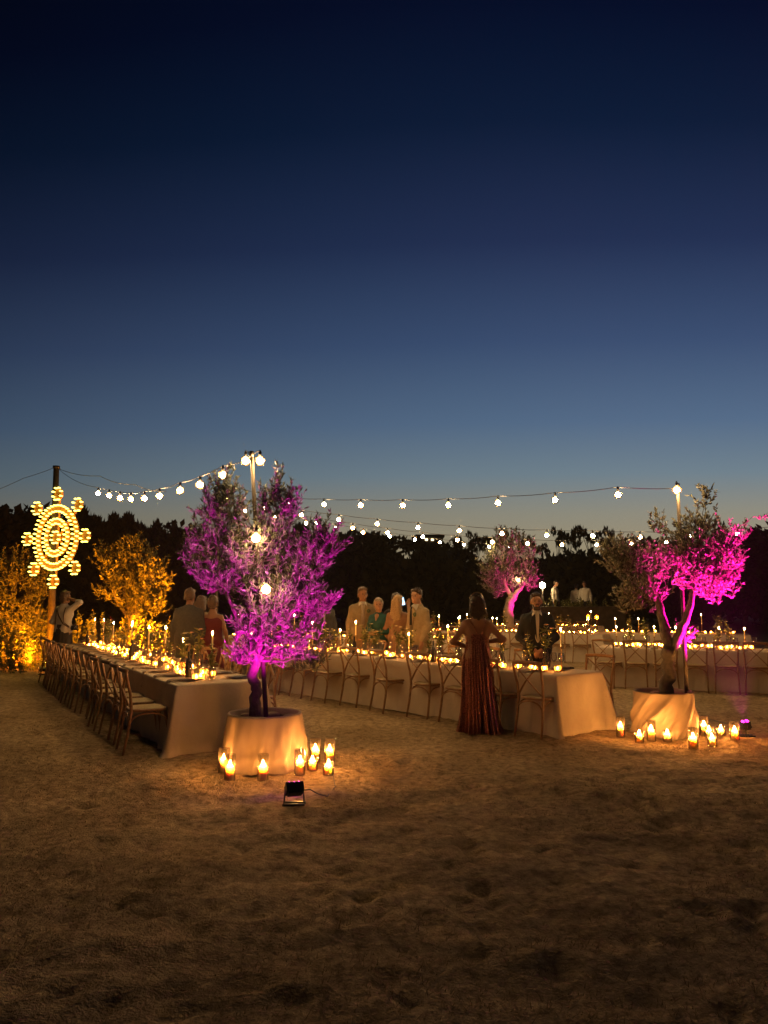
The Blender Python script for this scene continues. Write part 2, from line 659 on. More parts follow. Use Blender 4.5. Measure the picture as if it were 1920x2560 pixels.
build_ground()

# ------------------------------------------------------------------ foliage
def frames(D):
    """Two unit vectors square to each direction in D (n,3)."""
    ref = np.where(np.abs(D[:, 2:3]) < .9, np.array([[0, 0, 1.0]]), np.array([[1.0, 0, 0]]))
    A = np.cross(D, ref)
    A /= np.linalg.norm(A, axis=1, keepdims=True) + 1e-9
    B = np.cross(D, A)
    return A, B


def leaves_mesh(name, P, D, length, width, rs):
    """Lance-shaped leaves: four corners each, folded along the midrib by a lifted tip."""
    n = len(P)
    A, B = frames(D)
    t = rs.uniform(0, 2 * math.pi, n)[:, None]
    S = A * np.cos(t) + B * np.sin(t)
    U = np.cross(D, S)
    L = length * rs.uniform(.6, 1.25, n)[:, None]
    W = width * rs.uniform(.7, 1.3, n)[:, None]
    mid = P + D * L * .45
    tip = P + D * L + U * L * rs.uniform(-.25, .25, n)[:, None]
    V = np.stack([P, mid - S * W * .5, tip, mid + S * W * .5], 1).reshape(-1, 3)
    F = (np.arange(n)[:, None] * 4 + np.array([[0, 1, 2, 3]]))
    return np_mesh(name, V, F, False, np.repeat(rs.rand(n), 4))


def unit(V):
    return V / (np.linalg.norm(V, axis=-1, keepdims=True) + 1e-9)


def olive_tree(name, label, base, trunks, lobes, n_twig, per_twig, seed, leaf=(.052, .013), bark='bark', leafmat='olive', twig_len=.26, up=.75):
    """trunks: lists of (point, radius) in world space; lobes: (centre, radii, weight). Children: trunk, branches, crown."""
    rs = np.random.RandomState(seed)
    root = thing(name, label, 'tree', base)
    b0 = Vector(base)
    tb = MB()
    nodes = []
    for tr in trunks:
        pts = [Vector(p) - b0 for p, r in tr]
        rad = [r for p, r in tr]
        # finer wobbling trunk
        P2, R2 = [], []
        for i in range(len(pts) - 1):
            for k in range(4):
                f = k / 4
                q = pts[i].lerp(pts[i + 1], f)
                j = rad[i] * .25
                P2.append(q + Vector((rs.uniform(-j, j), rs.uniform(-j, j), 0)) * (0 if i + k == 0 else 1))
                R2.append(rad[i] * (1 - f) + rad[i + 1] * f)
        P2.append(pts[-1])
        R2.append(rad[-1])
        tb.tube(P2, R2, 9)
        nodes += [(p, r) for p, r in zip(P2, R2) if p.z > .45 * P2[-1].z]
    put('trunk', tb.mesh('trunk'), M[bark], root)
    w = np.array([l[2] for l in lobes], float)
    w /= w.sum()
    bb = MB()
    # limbs to the lobes
    limb_nodes = []
    for (c, r, wt) in lobes:
        c = Vector(c) - b0
        c2 = c + Vector((0, 0, r[2] * .55))
        start, rad = min(nodes, key=lambda q: (q[0] - c).length + max(0, q[0].z - c.z) * 2)
        mid = start.lerp(c, .5) + Vector((rs.uniform(-.1, .1), rs.uniform(-.1, .1), rs.uniform(-.02, .1))) * r[0]
        pts = []
        for k in range(9):
            f = k / 8
            q = start.lerp(mid, f * 2) if f < .5 else mid.lerp(c2, f * 2 - 1)
            pts.append(q + Vector(rs.uniform(-.012, .012, 3)) * (0 if k == 0 else 1))
        r0 = min(rad * .55, .03)
        rr = [r0 * (1 - .8 * k / 8) for k in range(9)]
        bb.tube(pts, rr, 6)
        limb_nodes += list(zip(pts, rr))
    LN = np.array([tuple(p) for p, r in limb_nodes])
    LPs, LDs = [], []
    for i in range(n_twig):
        li = rs.choice(len(lobes), p=w)
        c, r, _ = lobes[li]
        d = unit(rs.normal(size=3))
        rad = rs.uniform(.15, 1) ** .45
        p = np.array(c) - np.array(base) + d * np.array(r) * rad
        k = np.argmin(np.sum((LN - p) ** 2 * np.array([1, 1, 1.0]), 1) + np.maximum(0, LN[:, 2] - p[2]) * .3)
        s = LN[k]
        out = unit(p - (np.array(c) - np.array(base)))
        td = unit(out * (1 - up) + np.array([0, 0, up]) + rs.normal(size=3) * .28)
        L = twig_len * rs.uniform(.6, 1.3)
        e = p + td * L
        m = (s + p) / 2 + rs.normal(size=3) * .03
        bb.tube([s, m, p, p + td * L * .55, e], [.004, .0035, .003, .002, .001], 4, False)
        n = int(per_twig * rs.uniform(.7, 1.3))
        f = rs.uniform(-.25, 1, n)[:, None]
        base_pts = np.where(f < 0, p + (p - m) * f, p + td * L * f)
        dd = unit(td * .75 + unit(rs.normal(size=(n, 3))) * .62)
        LPs.append(base_pts)
        LDs.append(dd)
    put('branches', bb.mesh('branches'), M[bark], root)['kind'] = 'stuff'
    put('crown', leaves_mesh('crown', np.concatenate(LPs), np.concatenate(LDs), leaf[0], leaf[1], rs), M[leafmat], root)
    return root


# ------------------------------------------------------------------ planters and the potted olives
def planter(label, c, R0, R1, H, seed, swirl):
    rs = np.random.RandomState(seed)
    root = thing('tree_planter', label, 'planter', c)
    n, rows = 120, 26
    V, F = [], []
    prof = []
    for j in range(rows + 1):
        f = j / rows
        prof.append((f, H * (1 - f)))
    ks = [(6, 1.0), (10, .8), (17, .5), (26, .25)]
    ph = rs.uniform(0, 6.28, len(ks))
    ring = []
    # inner lip, rim, then down the outside
    rowsdef = [(R0 - .045, H - .07, 0), (R0 - .035, H - .012, 0), (R0 - .018, H, 0)] + [(None, z, f) for f, z in prof]
    for (r, z, f) in rowsdef:
        for k in range(n):
            a = 2 * math.pi * k / n
            if r is None:
                fold = sum(w * (1 - 1.6 * abs(math.sin(q * .5 * (a + swirl * f + .12 * math.sin(3 * f + q)) + p))) for (q, w), p in zip(ks, ph))
                rr = R0 + (R1 - R0) * f ** .8 + .036 * (fold + .3) * min(1, f * 1.5 + .05)
                zz = z + (.004 if f == 1 else 0)
                if f > .9:
                    rr += .03 * (f - .9) * 10 * (.6 + .5 * math.sin(7 * a + ph[0]))
            else:
                rr, zz = r, z
            V.append((rr * math.cos(a), rr * math.sin(a), zz))
    nr = len(rowsdef)
    for j in range(nr - 1):
        for k in range(n):
            k2 = (k + 1) % n
            F.append((j * n + k, (j + 1) * n + k, (j + 1) * n + k2, j * n + k2))
    put('cloth_wrap', MB().add(V, F).mesh('cloth_wrap'), M['wrap'], root)
    s = MB()
    s.lathe([(.001, H - .085), (R0 * .5, H - .08), (R0 - .04, H - .09)], 28)
    put('soil', s.mesh('soil'), M['soil'], root)
    # crumpled sacking inside the rim
    for k in range(6):
        a = .5 + k * 1.05 + rs.uniform(-.2, .2)
        r = R0 * .70
        cr = MB()
        cr.ball((r * math.cos(a), r * math.sin(a), H - .06), (.075, .055, .03), 9, 6)
        put('sacking', cr.mesh('sacking'), M['wrap'], root)
    return root


P1 = Vector((-1.18, 7.8, 0))
P2 = Vector((3.40, 9.58, 0))
planter('round planter wrapped in pale cloth in front of the violet-lit olive tree', P1, .36, .395, .515, 1, .1)
planter('round planter wrapped in swept cloth folds beneath the hot-pink olive tree', P2, .345, .35, .52, 5, 1.1)


def lobe(px, py, Y, rx, rz, w, dy=0.0, ry=None):
    """Lobe of a crown: pixel centre at depth Y + dy, radii in photo pixels at that depth."""
    c = at(px, py, Y + dy)
    s = Y / FPX
    return (tuple(c), (rx * s, (ry or (rx + rz) / 2 * .7) * s, rz * s), w)


# tree 1, violet-lit
Y1 = 7.8
olive_tree('olive_tree', 'tall olive tree lit violet, in the planter ringed by candles beside the bare-ended table', P1 + Vector((-.08, 0, .43)),
           [[(at(637, 1790, Y1), .062), (at(640, 1730, Y1), .055), (at(632, 1690, Y1), .05), (at(645, 1630, Y1), .045), (at(655, 1560, Y1), .038), (at(660, 1450, Y1), .028), (at(640, 1330, Y1), .016)],
            [(at(645, 1650, Y1), .034), (at(700, 1590, Y1 - .1), .024), (at(745, 1500, Y1 - .1), .016)],
            [(at(645, 1640, Y1), .034), (at(600, 1560, Y1 + .1), .024), (at(560, 1470, Y1 + .1), .016)]],
           [lobe(560, 1290, Y1, 56, 66, 1.0, .1), lobe(555, 1225, Y1, 20, 42, .25, .1), lobe(692, 1290, Y1, 50, 62, .9, -.05), lobe(690, 1235, Y1, 18, 30, .2),
            lobe(540, 1390, Y1, 82, 80, 1.5, .1), lobe(640, 1400, Y1, 70, 90, 1.0, -.2), lobe(755, 1420, Y1, 72, 75, 1.2), lobe(810, 1370, Y1, 32, 50, .5),
            lobe(560, 1470, Y1, 80, 40, .9), lobe(770, 1510, Y1, 75, 50, .9, .1), lobe(690, 1520, Y1, 75, 60, .8, -.25), lobe(650, 1590, Y1, 60, 40, .6, -.2),
            lobe(740, 1600, Y1, 60, 45, .45), lobe(615, 1650, Y1, 22, 22, .25, -.15), lobe(700, 1645, Y1, 45, 28, .4, -.2), lobe(770, 1655, Y1, 45, 30, .4, .3)],
           740, 26, 11, leaf=(.062, .0145), twig_len=.2)

# tree 2, hot pink
Y2 = 9.55
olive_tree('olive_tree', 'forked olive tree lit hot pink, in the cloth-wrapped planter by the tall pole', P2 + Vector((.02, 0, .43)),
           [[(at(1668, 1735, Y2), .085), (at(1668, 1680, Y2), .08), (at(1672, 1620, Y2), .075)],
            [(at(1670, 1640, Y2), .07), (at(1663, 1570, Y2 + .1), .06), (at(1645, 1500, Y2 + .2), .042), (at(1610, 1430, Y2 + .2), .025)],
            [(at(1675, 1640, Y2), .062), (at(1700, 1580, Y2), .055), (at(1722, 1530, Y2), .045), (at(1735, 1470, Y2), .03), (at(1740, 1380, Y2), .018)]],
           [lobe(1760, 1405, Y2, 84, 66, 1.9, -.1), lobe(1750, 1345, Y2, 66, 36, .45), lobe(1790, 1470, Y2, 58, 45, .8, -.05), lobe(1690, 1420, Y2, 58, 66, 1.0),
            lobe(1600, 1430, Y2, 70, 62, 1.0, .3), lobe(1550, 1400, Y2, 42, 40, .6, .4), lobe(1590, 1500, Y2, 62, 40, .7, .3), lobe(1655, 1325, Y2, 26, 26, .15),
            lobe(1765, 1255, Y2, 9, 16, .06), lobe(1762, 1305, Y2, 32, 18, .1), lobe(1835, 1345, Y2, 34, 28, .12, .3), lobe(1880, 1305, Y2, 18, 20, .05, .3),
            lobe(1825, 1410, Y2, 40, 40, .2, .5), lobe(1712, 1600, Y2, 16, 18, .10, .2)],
           560, 24, 12, leaf=(.058, .019), leafmat='olive_lit', twig_len=.2)

# tree 3, farther, between the tables
Y3 = 24.2
P3 = at(1273, 1560, Y3)
P3.z = 0
olive_tree('olive_tree', 'smaller olive tree with a thick pale trunk and pink glow, behind the bearded waiter', P3,
           [[(P3, .17), (at(1272, 1540, Y3), .16), (at(1276, 1505, Y3), .14), (at(1284, 1485, Y3), .11)],
            [(at(1282, 1495, Y3), .09), (at(1305, 1465, Y3), .06), (at(1320, 1430, Y3), .03)],
            [(at(1278, 1495, Y3), .08), (at(1262, 1460, Y3), .05), (at(1255, 1410, Y3), .03)]],
           [lobe(1250, 1400, Y3, 42, 45, 1.0), lobe(1300, 1395, Y3, 42, 48, 1.0), lobe(1232, 1440, Y3, 30, 35, .6), lobe(1320, 1450, Y3, 30, 30, .7),
            lobe(1275, 1450, Y3, 40, 35, .7), lobe(1345, 1375, Y3, 16, 14, .2), lobe(1240, 1480, Y3, 18, 18, .2), lobe(1270, 1350, Y3, 30, 18, .3)],
           330, 20, 13, leaf=(.10, .035), bark='bark_pale', twig_len=.35)

# ------------------------------------------------------------------ amber-lit trees and shrubs beyond the long table
Y4 = 20.0
P4 = at(330, 1600, Y4)
P4.z = 0
olive_tree('olive_tree', 'round-crowned tree glowing amber beyond the far end of the long table', P4,
           [[(P4, .12), (at(330, 1590, Y4), .11), (at(325, 1540, Y4), .09), (at(320, 1480, Y4), .06)],
            [(at(326, 1550, Y4), .07), (at(365, 1500, Y4), .05), (at(385, 1450, Y4), .03)],
            [(at(326, 1550, Y4), .06), (at(290, 1500, Y4), .04), (at(275, 1450, Y4), .025)]],
           [lobe(300, 1425, Y4, 52, 55, 1.2), lobe(350, 1410, Y4, 48, 48, 1.0), lobe(378, 1460, Y4, 45, 50, 1.2, -.3), lobe(260, 1400, Y4, 20, 38, .4),
            lobe(310, 1490, Y4, 50, 40, .9, -.3), lobe(365, 1520, Y4, 42, 30, .7, -.3), lobe(330, 1370, Y4, 24, 15, .3), lobe(252, 1490, Y4, 14, 14, .15)],
           420, 20, 14, leaf=(.10, .04), leafmat='laurel', twig_len=.3)
Y5 = 19.6
P5 = at(20, 1640, Y5)
P5.z = 0
olive_tree('olive_tree', 'broad tree glowing orange low down, cut by the picture edge behind the light frame', P5,
           [[(P5, .14), (at(22, 1600, Y5), .12), (at(30, 1520, Y5), .09), (at(35, 1440, Y5), .05)],
            [(at(24, 1580, Y5), .07), (at(75, 1500, Y5), .05), (at(95, 1440, Y5), .03)]],
           [lobe(30, 1425, Y5, 56, 45, .8, .2), lobe(85, 1435, Y5, 36, 38, .5, .2), lobe(-20, 1450, Y5, 55, 55, .8), lobe(40, 1480, Y5, 70, 50, 1.1, -.2),
            lobe(95, 1480, Y5, 35, 40, .6), lobe(20, 1540, Y5, 80, 45, 1.2, -.3), lobe(80, 1560, Y5, 45, 40, .7, -.2), lobe(10, 1590, Y5, 60, 35, .8, -.3)],
           520, 20, 15, leaf=(.085, .032), leafmat='laurel', twig_len=.28)


def shrub(label, p, h, spread, n_stem, seed, group):
    rs = np.random.RandomState(seed)
    root = thing('leafy_shrub', label, 'shrub', p, 0, group)
    sb = MB()
    LP, LD = [], []
    for k in range(n_stem):
        a = rs.uniform(0, 6.28)
        r = spread * math.sqrt(rs.rand())
        hh = h * rs.uniform(.6, 1.05)
        b = np.array([r * .5 * math.cos(a), r * .5 * math.sin(a), -.02])
        t = np.array([r * math.cos(a) + rs.uniform(-.06, .06), r * math.sin(a) + rs.uniform(-.06, .06), hh])
        m = (b + t) / 2 + rs.normal(size=3) * .04
        sb.tube([b, m, t], [.009, .007, .003], 4, False)
        n = int(60 * hh)
        f = rs.uniform(.06, 1, n)[:, None]
        LP.append(np.where(f < .5, b + (m - b) * f * 2, m + (t - m) * (f * 2 - 1)))
        LD.append(unit(unit(rs.normal(size=(n, 3))) + np.array([0, 0, .55])))
    put('stems', sb.mesh('stems'), M['stem'], root)
    put('foliage', leaves_mesh('foliage', np.concatenate(LP), np.concatenate(LD), .095, .042, rs), M['laurel'], root)


shrubs = [(10, 17.6, 1.25), (52, 17.4, 1.0), (92, 18.2, 1.3), (128, 18.8, 1.35), (168, 18.6, 1.3), (205, 18.9, 1.1), (238, 19.2, 1.35), (268, 19.0, 1.0),
          (296, 19.3, 1.3), (338, 19.0, 1.25), (372, 19.2, 1.2), (402, 19.4, 1.0), (432, 19.6, 1.1), (470, 19.8, .8)]
for i, (px, Y, h) in enumerate(shrubs):
    p = at(px, 1600, Y)
    p.z = 0
    shrub(f'{ordinal(i)} amber-lit leafy shrub counting from the orange tree', p, h, .34, 11, 40 + i, 'amber-lit shrubs')

# ------------------------------------------------------------------ the far treeline
def far_tree_meshes():
    out = []
    for kind in range(6):
        rs = np.random.RandomState(70 + kind)
        tb = MB()
        H = 1.0
        pts = [(0, 0, 0), (rs.uniform(-.02, .02), 0, .3), (rs.uniform(-.03, .03), 0, .62)]
        tb.tube(pts, [.03, .024, .012], 6)
        LP, LD = [], []
        if kind < 2:        # round broadleaf
            lobes = [((rs.uniform(-.26, .26), rs.uniform(-.2, .2), rs.uniform(.3, .78)), rs.uniform(.16, .26)) for _ in range(12)]
        elif kind < 4:      # upright poplar-like
            lobes = [((rs.uniform(-.07, .07), rs.uniform(-.07, .07), z), .15 * (1 - abs(z - .45) * 1.1)) for z in np.linspace(.15, .93, 11)]
        else:               # umbrella pine, tiers of flat pads
            lobes = [((rs.uniform(-.26, .26), rs.uniform(-.2, .2), z), rs.uniform(.05, .09)) for z in (.83, .86, .89, .91, .93, .96)]
        for c, r in lobes:
            n = 260 if kind < 4 else 90
            d = unit(rs.normal(size=(n, 3)))
            q = np.array(c) + d * r * rs.uniform(.4, 1.05, (n, 1)) * np.array([1, 1, .25 if kind >= 4 else 1])
            LP.append(q)
            LD.append(unit(d + rs.normal(size=(n, 3)) * .6 + np.array([0, 0, .3 if kind < 4 else 0])))
            tb.tube([pts[-1] if c[2] > .6 else pts[1], c], [.008, .003], 4, False)
        P, D = np.concatenate(LP), np.concatenate(LD)
        P[:, 2] *= .93 / np.percentile(P[:, 2], 99.7)
        out.append((tb.mesh('trunk'), leaves_mesh('crown', P, D, .085 if kind < 4 else .05, .05 if kind < 4 else .03, rs)))
    return out


FT = far_tree_meshes()
for t, c in FT:
    t.materials.append(M['bark'])
    c.materials.append(M['far_leaf'])
KIND_W = ['round dark tree', 'broad dark tree', 'slim upright dark tree', 'upright dark tree', 'flat-topped dark pine', 'layered dark pine']
far = []
# (px, py of the top, depth, kind, width factor)
for px, py, Y, k, w in [(20, 1268, 48, 0, 1.15), (75, 1262, 50, 1, 1.1), (-40, 1290, 47, 1, 1.2), (128, 1300, 50, 0, 1.0), (218, 1268, 56, 3, 1.0), (245, 1292, 57, 2, 1.0), (275, 1284, 56, 3, 1.15),
                        (305, 1298, 57, 2, 1.0), (330, 1286, 56, 3, 1.25), (362, 1318, 57, 2, 1.1), (388, 1302, 56, 3, 1.0), (405, 1330, 57, 2, .9), (440, 1305, 54, 0, .9), (480, 1312, 54, 1, .9),
                        (545, 1330, 52, 0, 1.0), (610, 1325, 53, 1, 1.0), (680, 1322, 54, 0, .9), (735, 1312, 55, 3, 1.0), (762, 1308, 56, 3, 1.2), (800, 1338, 53, 0, .9), (862, 1326, 54, 1, 1.25),
                        (930, 1334, 54, 0, 1.0), (975, 1322, 60, 4, 1.3), (1030, 1334, 60, 5, .5), (1100, 1350, 56, 1, 1.0), (1160, 1330, 56, 5, .5), (1190, 1322, 60, 4, .35), (1235, 1320, 60, 5, .5),
                        (1310, 1332, 60, 4, .3), (1345, 1340, 62, 5, .4), (1392, 1312, 60, 4, .30), (1418, 1308, 62, 5, .36), (1445, 1318, 61, 4, .30), (1478, 1307, 60, 5, .5), (1512, 1312, 61, 4, .34),
                        (1560, 1345, 56, 0, 1.0), (1620, 1342, 55, 1, 1.0), (1680, 1345, 54, 0, 1.0), (1785, 1300, 52, 4, .4), (1850, 1330, 46, 1, 1.1), (1910, 1318, 44, 0, 1.2), (1960, 1310, 43, 1, 1.2)]:
    far.append((px, py, Y, k, w))
far.sort()
for i, (px, py, Y, k, w) in enumerate(far):
    top = at(px, py, Y)
    root = thing('treeline_tree', f'{KIND_W[k]}, {ordinal(i)} along the far treeline from the mast side', 'tree', (top.x, Y, 0), i * 1.7, 'trees of the far treeline')
    h = top.z / .99
    w *= .5 if k in (2, 3) else 1
    root.scale = (h * w, h * w, h)
    put('trunk', FT[k][0], None, root)
    put('crown', FT[k][1], None, root)


def far_wood():
    rs = np.random.RandomState(91)
    n = 42000
    x = rs.uniform(-42, 42, n)
    y = rs.uniform(46, 64, n)
    hmax = (4.05 + .4 * np.sin(x * .55) + .3 * np.sin(x * 1.7 + 1) + .25 * np.sin(x * 3.1)) * (y / 54) ** .8
    z = hmax * rs.uniform(0, 1, n) ** .55
    P = np.stack([x, y - (z / 5) * 0 + 0, z], -1)
    D = unit(rs.normal(size=(n, 3)) + np.array([0, -.3, .4]))
    o = put('far_wood', leaves_mesh('far_wood', P, D, .75, .42, rs), M['far_leaf'])
    o['kind'] = 'stuff'
    tag(o, 'dark mass of wood closing off the field behind the tables', 'wood')


far_wood()

# ------------------------------------------------------------------ poles, festoon strings
def pole(label, base, top, r0, r1, material='pole', name='light_pole'):
    root = thing(name, label, 'pole', base)
    b = Vector(base)
    t = Vector(top) - b
    m = MB()
    m.tube([(0, 0, 0), t * .33, t * .66, t], [r0, r0 * .9 + r1 * .1, (r0 + r1) / 2, r1], 10)
    put('shaft', m.mesh('shaft'), M[material], root)
    k = MB()
    k.tube([t - Vector((0, 0, .05)), t + Vector((0, 0, .012))], r1 * 1.25, 10)
    put('cap', k.mesh('cap'), M['iron'], root)
    h = MB()
    h.tube([t + Vector((r1, 0, -.06)), t + Vector((r1 + .03, 0, -.05)), t + Vector((r1 + .035, 0, -.085))], .004, 5)
    put('hook', h.mesh('hook'), M['iron'], root)
    return root


pole1_top, pole2_top = at(629, 1131, 8.0), at(1694, 1211, 9.7)
pole('thin dark pole rising through the violet-lit olive tree', (at(666, 1790, 7.87).x, 7.87, .42), pole1_top, .024, .02)
pole('thin dark pole rising through the hot-pink olive tree', (at(1717, 1740, 9.62).x, 9.62, .42), pole2_top, .024, .02)
poleX_top = Vector((-3.6, 16.6, 4.15))
pole('pole hidden behind the violet-lit olive tree where the festoons meet', (-3.6, 16.6, 0), poleX_top, .04, .03)
P5b = at(1279, 1360, 24.9)
pole('pole standing behind the smaller pale-trunked olive tree', (P5b.x, 24.9, 0), P5b, .04, .03)
poleR_top = Vector((7.7, 13.75, 3.0))
poleS_top = Vector((10.4, 19.1, 3.25))
mast_top = at(141, 1166, 18.15)
mast_base = at(128, 1590, 18.15)
mast_base.z = 0
pole('stout wooden mast carrying the sun-shaped light frame', mast_base, mast_top, .085, .065, name='wooden_mast')

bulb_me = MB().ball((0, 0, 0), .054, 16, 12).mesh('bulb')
bulb_me.materials.append(M['halo_glass'])
fil_me = MB().ball((0, 0, 0), .033, 16, 12).mesh('glowing_core')
fil_me.materials.append(M['bulb'])
fil2_me = MB().ball((0, 0, 0), .038, 14, 10).mesh('glowing_core')
fil2_me.materials.append(M['bulb_strong'])
_s = MB()
_s.tube([(0, 0, .045), (0, 0, .095)], .016, 8)
_s.tube([(0, 0, .088), (0, 0, .112)], .010, 6)
socket_me = _s.mesh('socket')
socket_me.materials.append(M['socket'])
DROP = .105


def cable_mesh(pts, r=.005):
    out = []
    for i in range(len(pts) - 1):
        a, b = Vector(pts[i]), Vector(pts[i + 1])
        L = (b - a).length
        for k in range(5):
            f = k / 5
            out.append(a.lerp(b, f) - Vector((0, 0, .018 * L * 4 * f * (1 - f))))
    out.append(Vector(pts[-1]))
    return MB().tube(out, r, 5).mesh('cable')


def festoon(label, a, b, bulbs, a_tail=None, b_tail=None):
    a, b = Vector(a), Vector(b)
    root = thing('festoon_string', label, 'string lights', (0, 0, 0), 0, 'festoon strings over the tables')
    d = b - a
    pos = []
    for px, py in bulbs:
        r = at(px, py, 1).x
        t = (r * a.y - a.x) / (d.x - r * d.y)
        pos.append((t, at(px, py, a.y + d.y * t)))
    pos.sort(key=lambda q: q[0])
    pts = [a] + [p + Vector((0, 0, DROP)) for t, p in pos] + [b]
    put('cable', cable_mesh(pts), M['cable'], root)
    for t, p in pos:
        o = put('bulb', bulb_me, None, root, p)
        put('socket', socket_me, None, o)
        put('glowing_core', fil_me, None, o)
    return root


mast_hook = at(146, 1172, 18.1)
festoon('festoon of nine bulbs sagging between the thin pole and the sun-frame mast', pole1_top - Vector((0, 0, .06)), mast_hook,
        [(557, 1187), (500, 1212), (450, 1226), (399, 1240), (361, 1246), (327, 1248), (300, 1245), (273, 1239), (245, 1233)])
festoon('highest festoon, running to the pole in the hot-pink olive tree', poleX_top, pole2_top - Vector((0, 0, .05)),
        [(721, 1256), (810, 1261), (902, 1263), (1007, 1264), (1121, 1263), (1245, 1257), (1388, 1250), (1545, 1237)])
festoon('second-highest festoon, crossing just under the skyline pines', poleX_top - Vector((0, 0, .03)), poleR_top,
        [(572, 1250), (658, 1271), (753, 1287), (847, 1299), (943, 1310), (1045, 1319), (1148, 1327), (1255, 1334), (1367, 1338), (1482, 1340), (1600, 1343), (1724, 1341), (1845, 1335)])
festoon('third festoon down, level against the dark treeline', poleX_top - Vector((0, 0, .06)), poleS_top,
        [(612, 1278), (705, 1293), (793, 1306), (882, 1320), (969, 1332), (1057, 1342), (1144, 1350), (1231, 1355), (1319, 1359), (1405, 1362), (1492, 1362), (1579, 1360), (1666, 1357)])
festoon('lowest festoon, ending at the pole behind the smaller olive tree', poleX_top - Vector((0, 0, .09)), P5b + Vector((0, 0, .08)),
        [(688, 1294), (765, 1308), (839, 1320), (908, 1331), (975, 1341), (1037, 1349), (1100, 1356), (1160, 1362), (1223, 1367)])


def plain_wire(label, pts):
    o = put('support_wire', cable_mesh(pts, .006), M['cable'])
    tag(o, label, 'wire')


w_end = at(415, 1228, 11.4)
plain_wire('bare wire slanting down from the mast top to the festoon', [mast_top - Vector((0, 0, .03)), at(250, 1190, 15.5), at(340, 1212, 13.2), w_end])
plain_wire('bare guy wire running off from the mast beyond the picture edge', [mast_top - Vector((.05, 0, .03)), at(60, 1195, 18.0), at(-60, 1245, 17.8)])


def hanging_bulb(label, p, anchor):
    """A bulb on a short lead tied to a pole."""
    root = thing('pole_bulb', label, 'bulb', p, 0, 'bulbs tied to poles')
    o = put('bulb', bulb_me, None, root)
    put('socket', socket_me, None, root)
    put('glowing_core', fil2_me if p.y < 7.9 else fil_me, None, root)
    m = MB()
    m.tube([(0, 0, .11), (Vector(anchor) - Vector(p)) * .6 + Vector((0, 0, .06)), Vector(anchor) - Vector(p)], .005, 5)
    put('lead', m.mesh('lead'), M['cable'], root)


def pole1_at(py):
    f = (1790 - py) / (1790 - 1131)
    return Vector((at(666, 1790, 7.87).x, 7.87, .42)).lerp(pole1_top, f)


hanging_bulb('bulb on the outer side at the very top of the thin pole', at(650, 1152, 7.97), pole1_top + Vector((.02, 0, -.03)))
hanging_bulb('bulb on the inner side at the very top of the thin pole', at(614, 1152, 8.1), pole1_top + Vector((-.02, 0, -.03)))
hanging_bulb('glaring bulb halfway up inside the violet-lit crown', at(640, 1345, 7.42), at(648, 1312, 7.6))
hanging_bulb('biggest glaring bulb low inside the violet-lit crown', at(665, 1473, 7.32), at(660, 1440, 7.6))
hanging_bulb('bulb fixed at the top of the pole in the hot-pink olive tree', at(1692, 1225, 9.63), pole2_top + Vector((0, 0, -.05)))
hanging_bulb('upper bulb on the pole behind the smaller olive tree', at(1273, 1367, 24.85), P5b)
hanging_bulb('lower bulb on the pole behind the smaller olive tree', at(1280, 1386, 24.8), P5b - Vector((0, 0, .2)))
hanging_bulb('bulb deep inside the crown of the smaller olive tree', at(1296, 1450, 24.0), at(1296, 1440, 24.2))

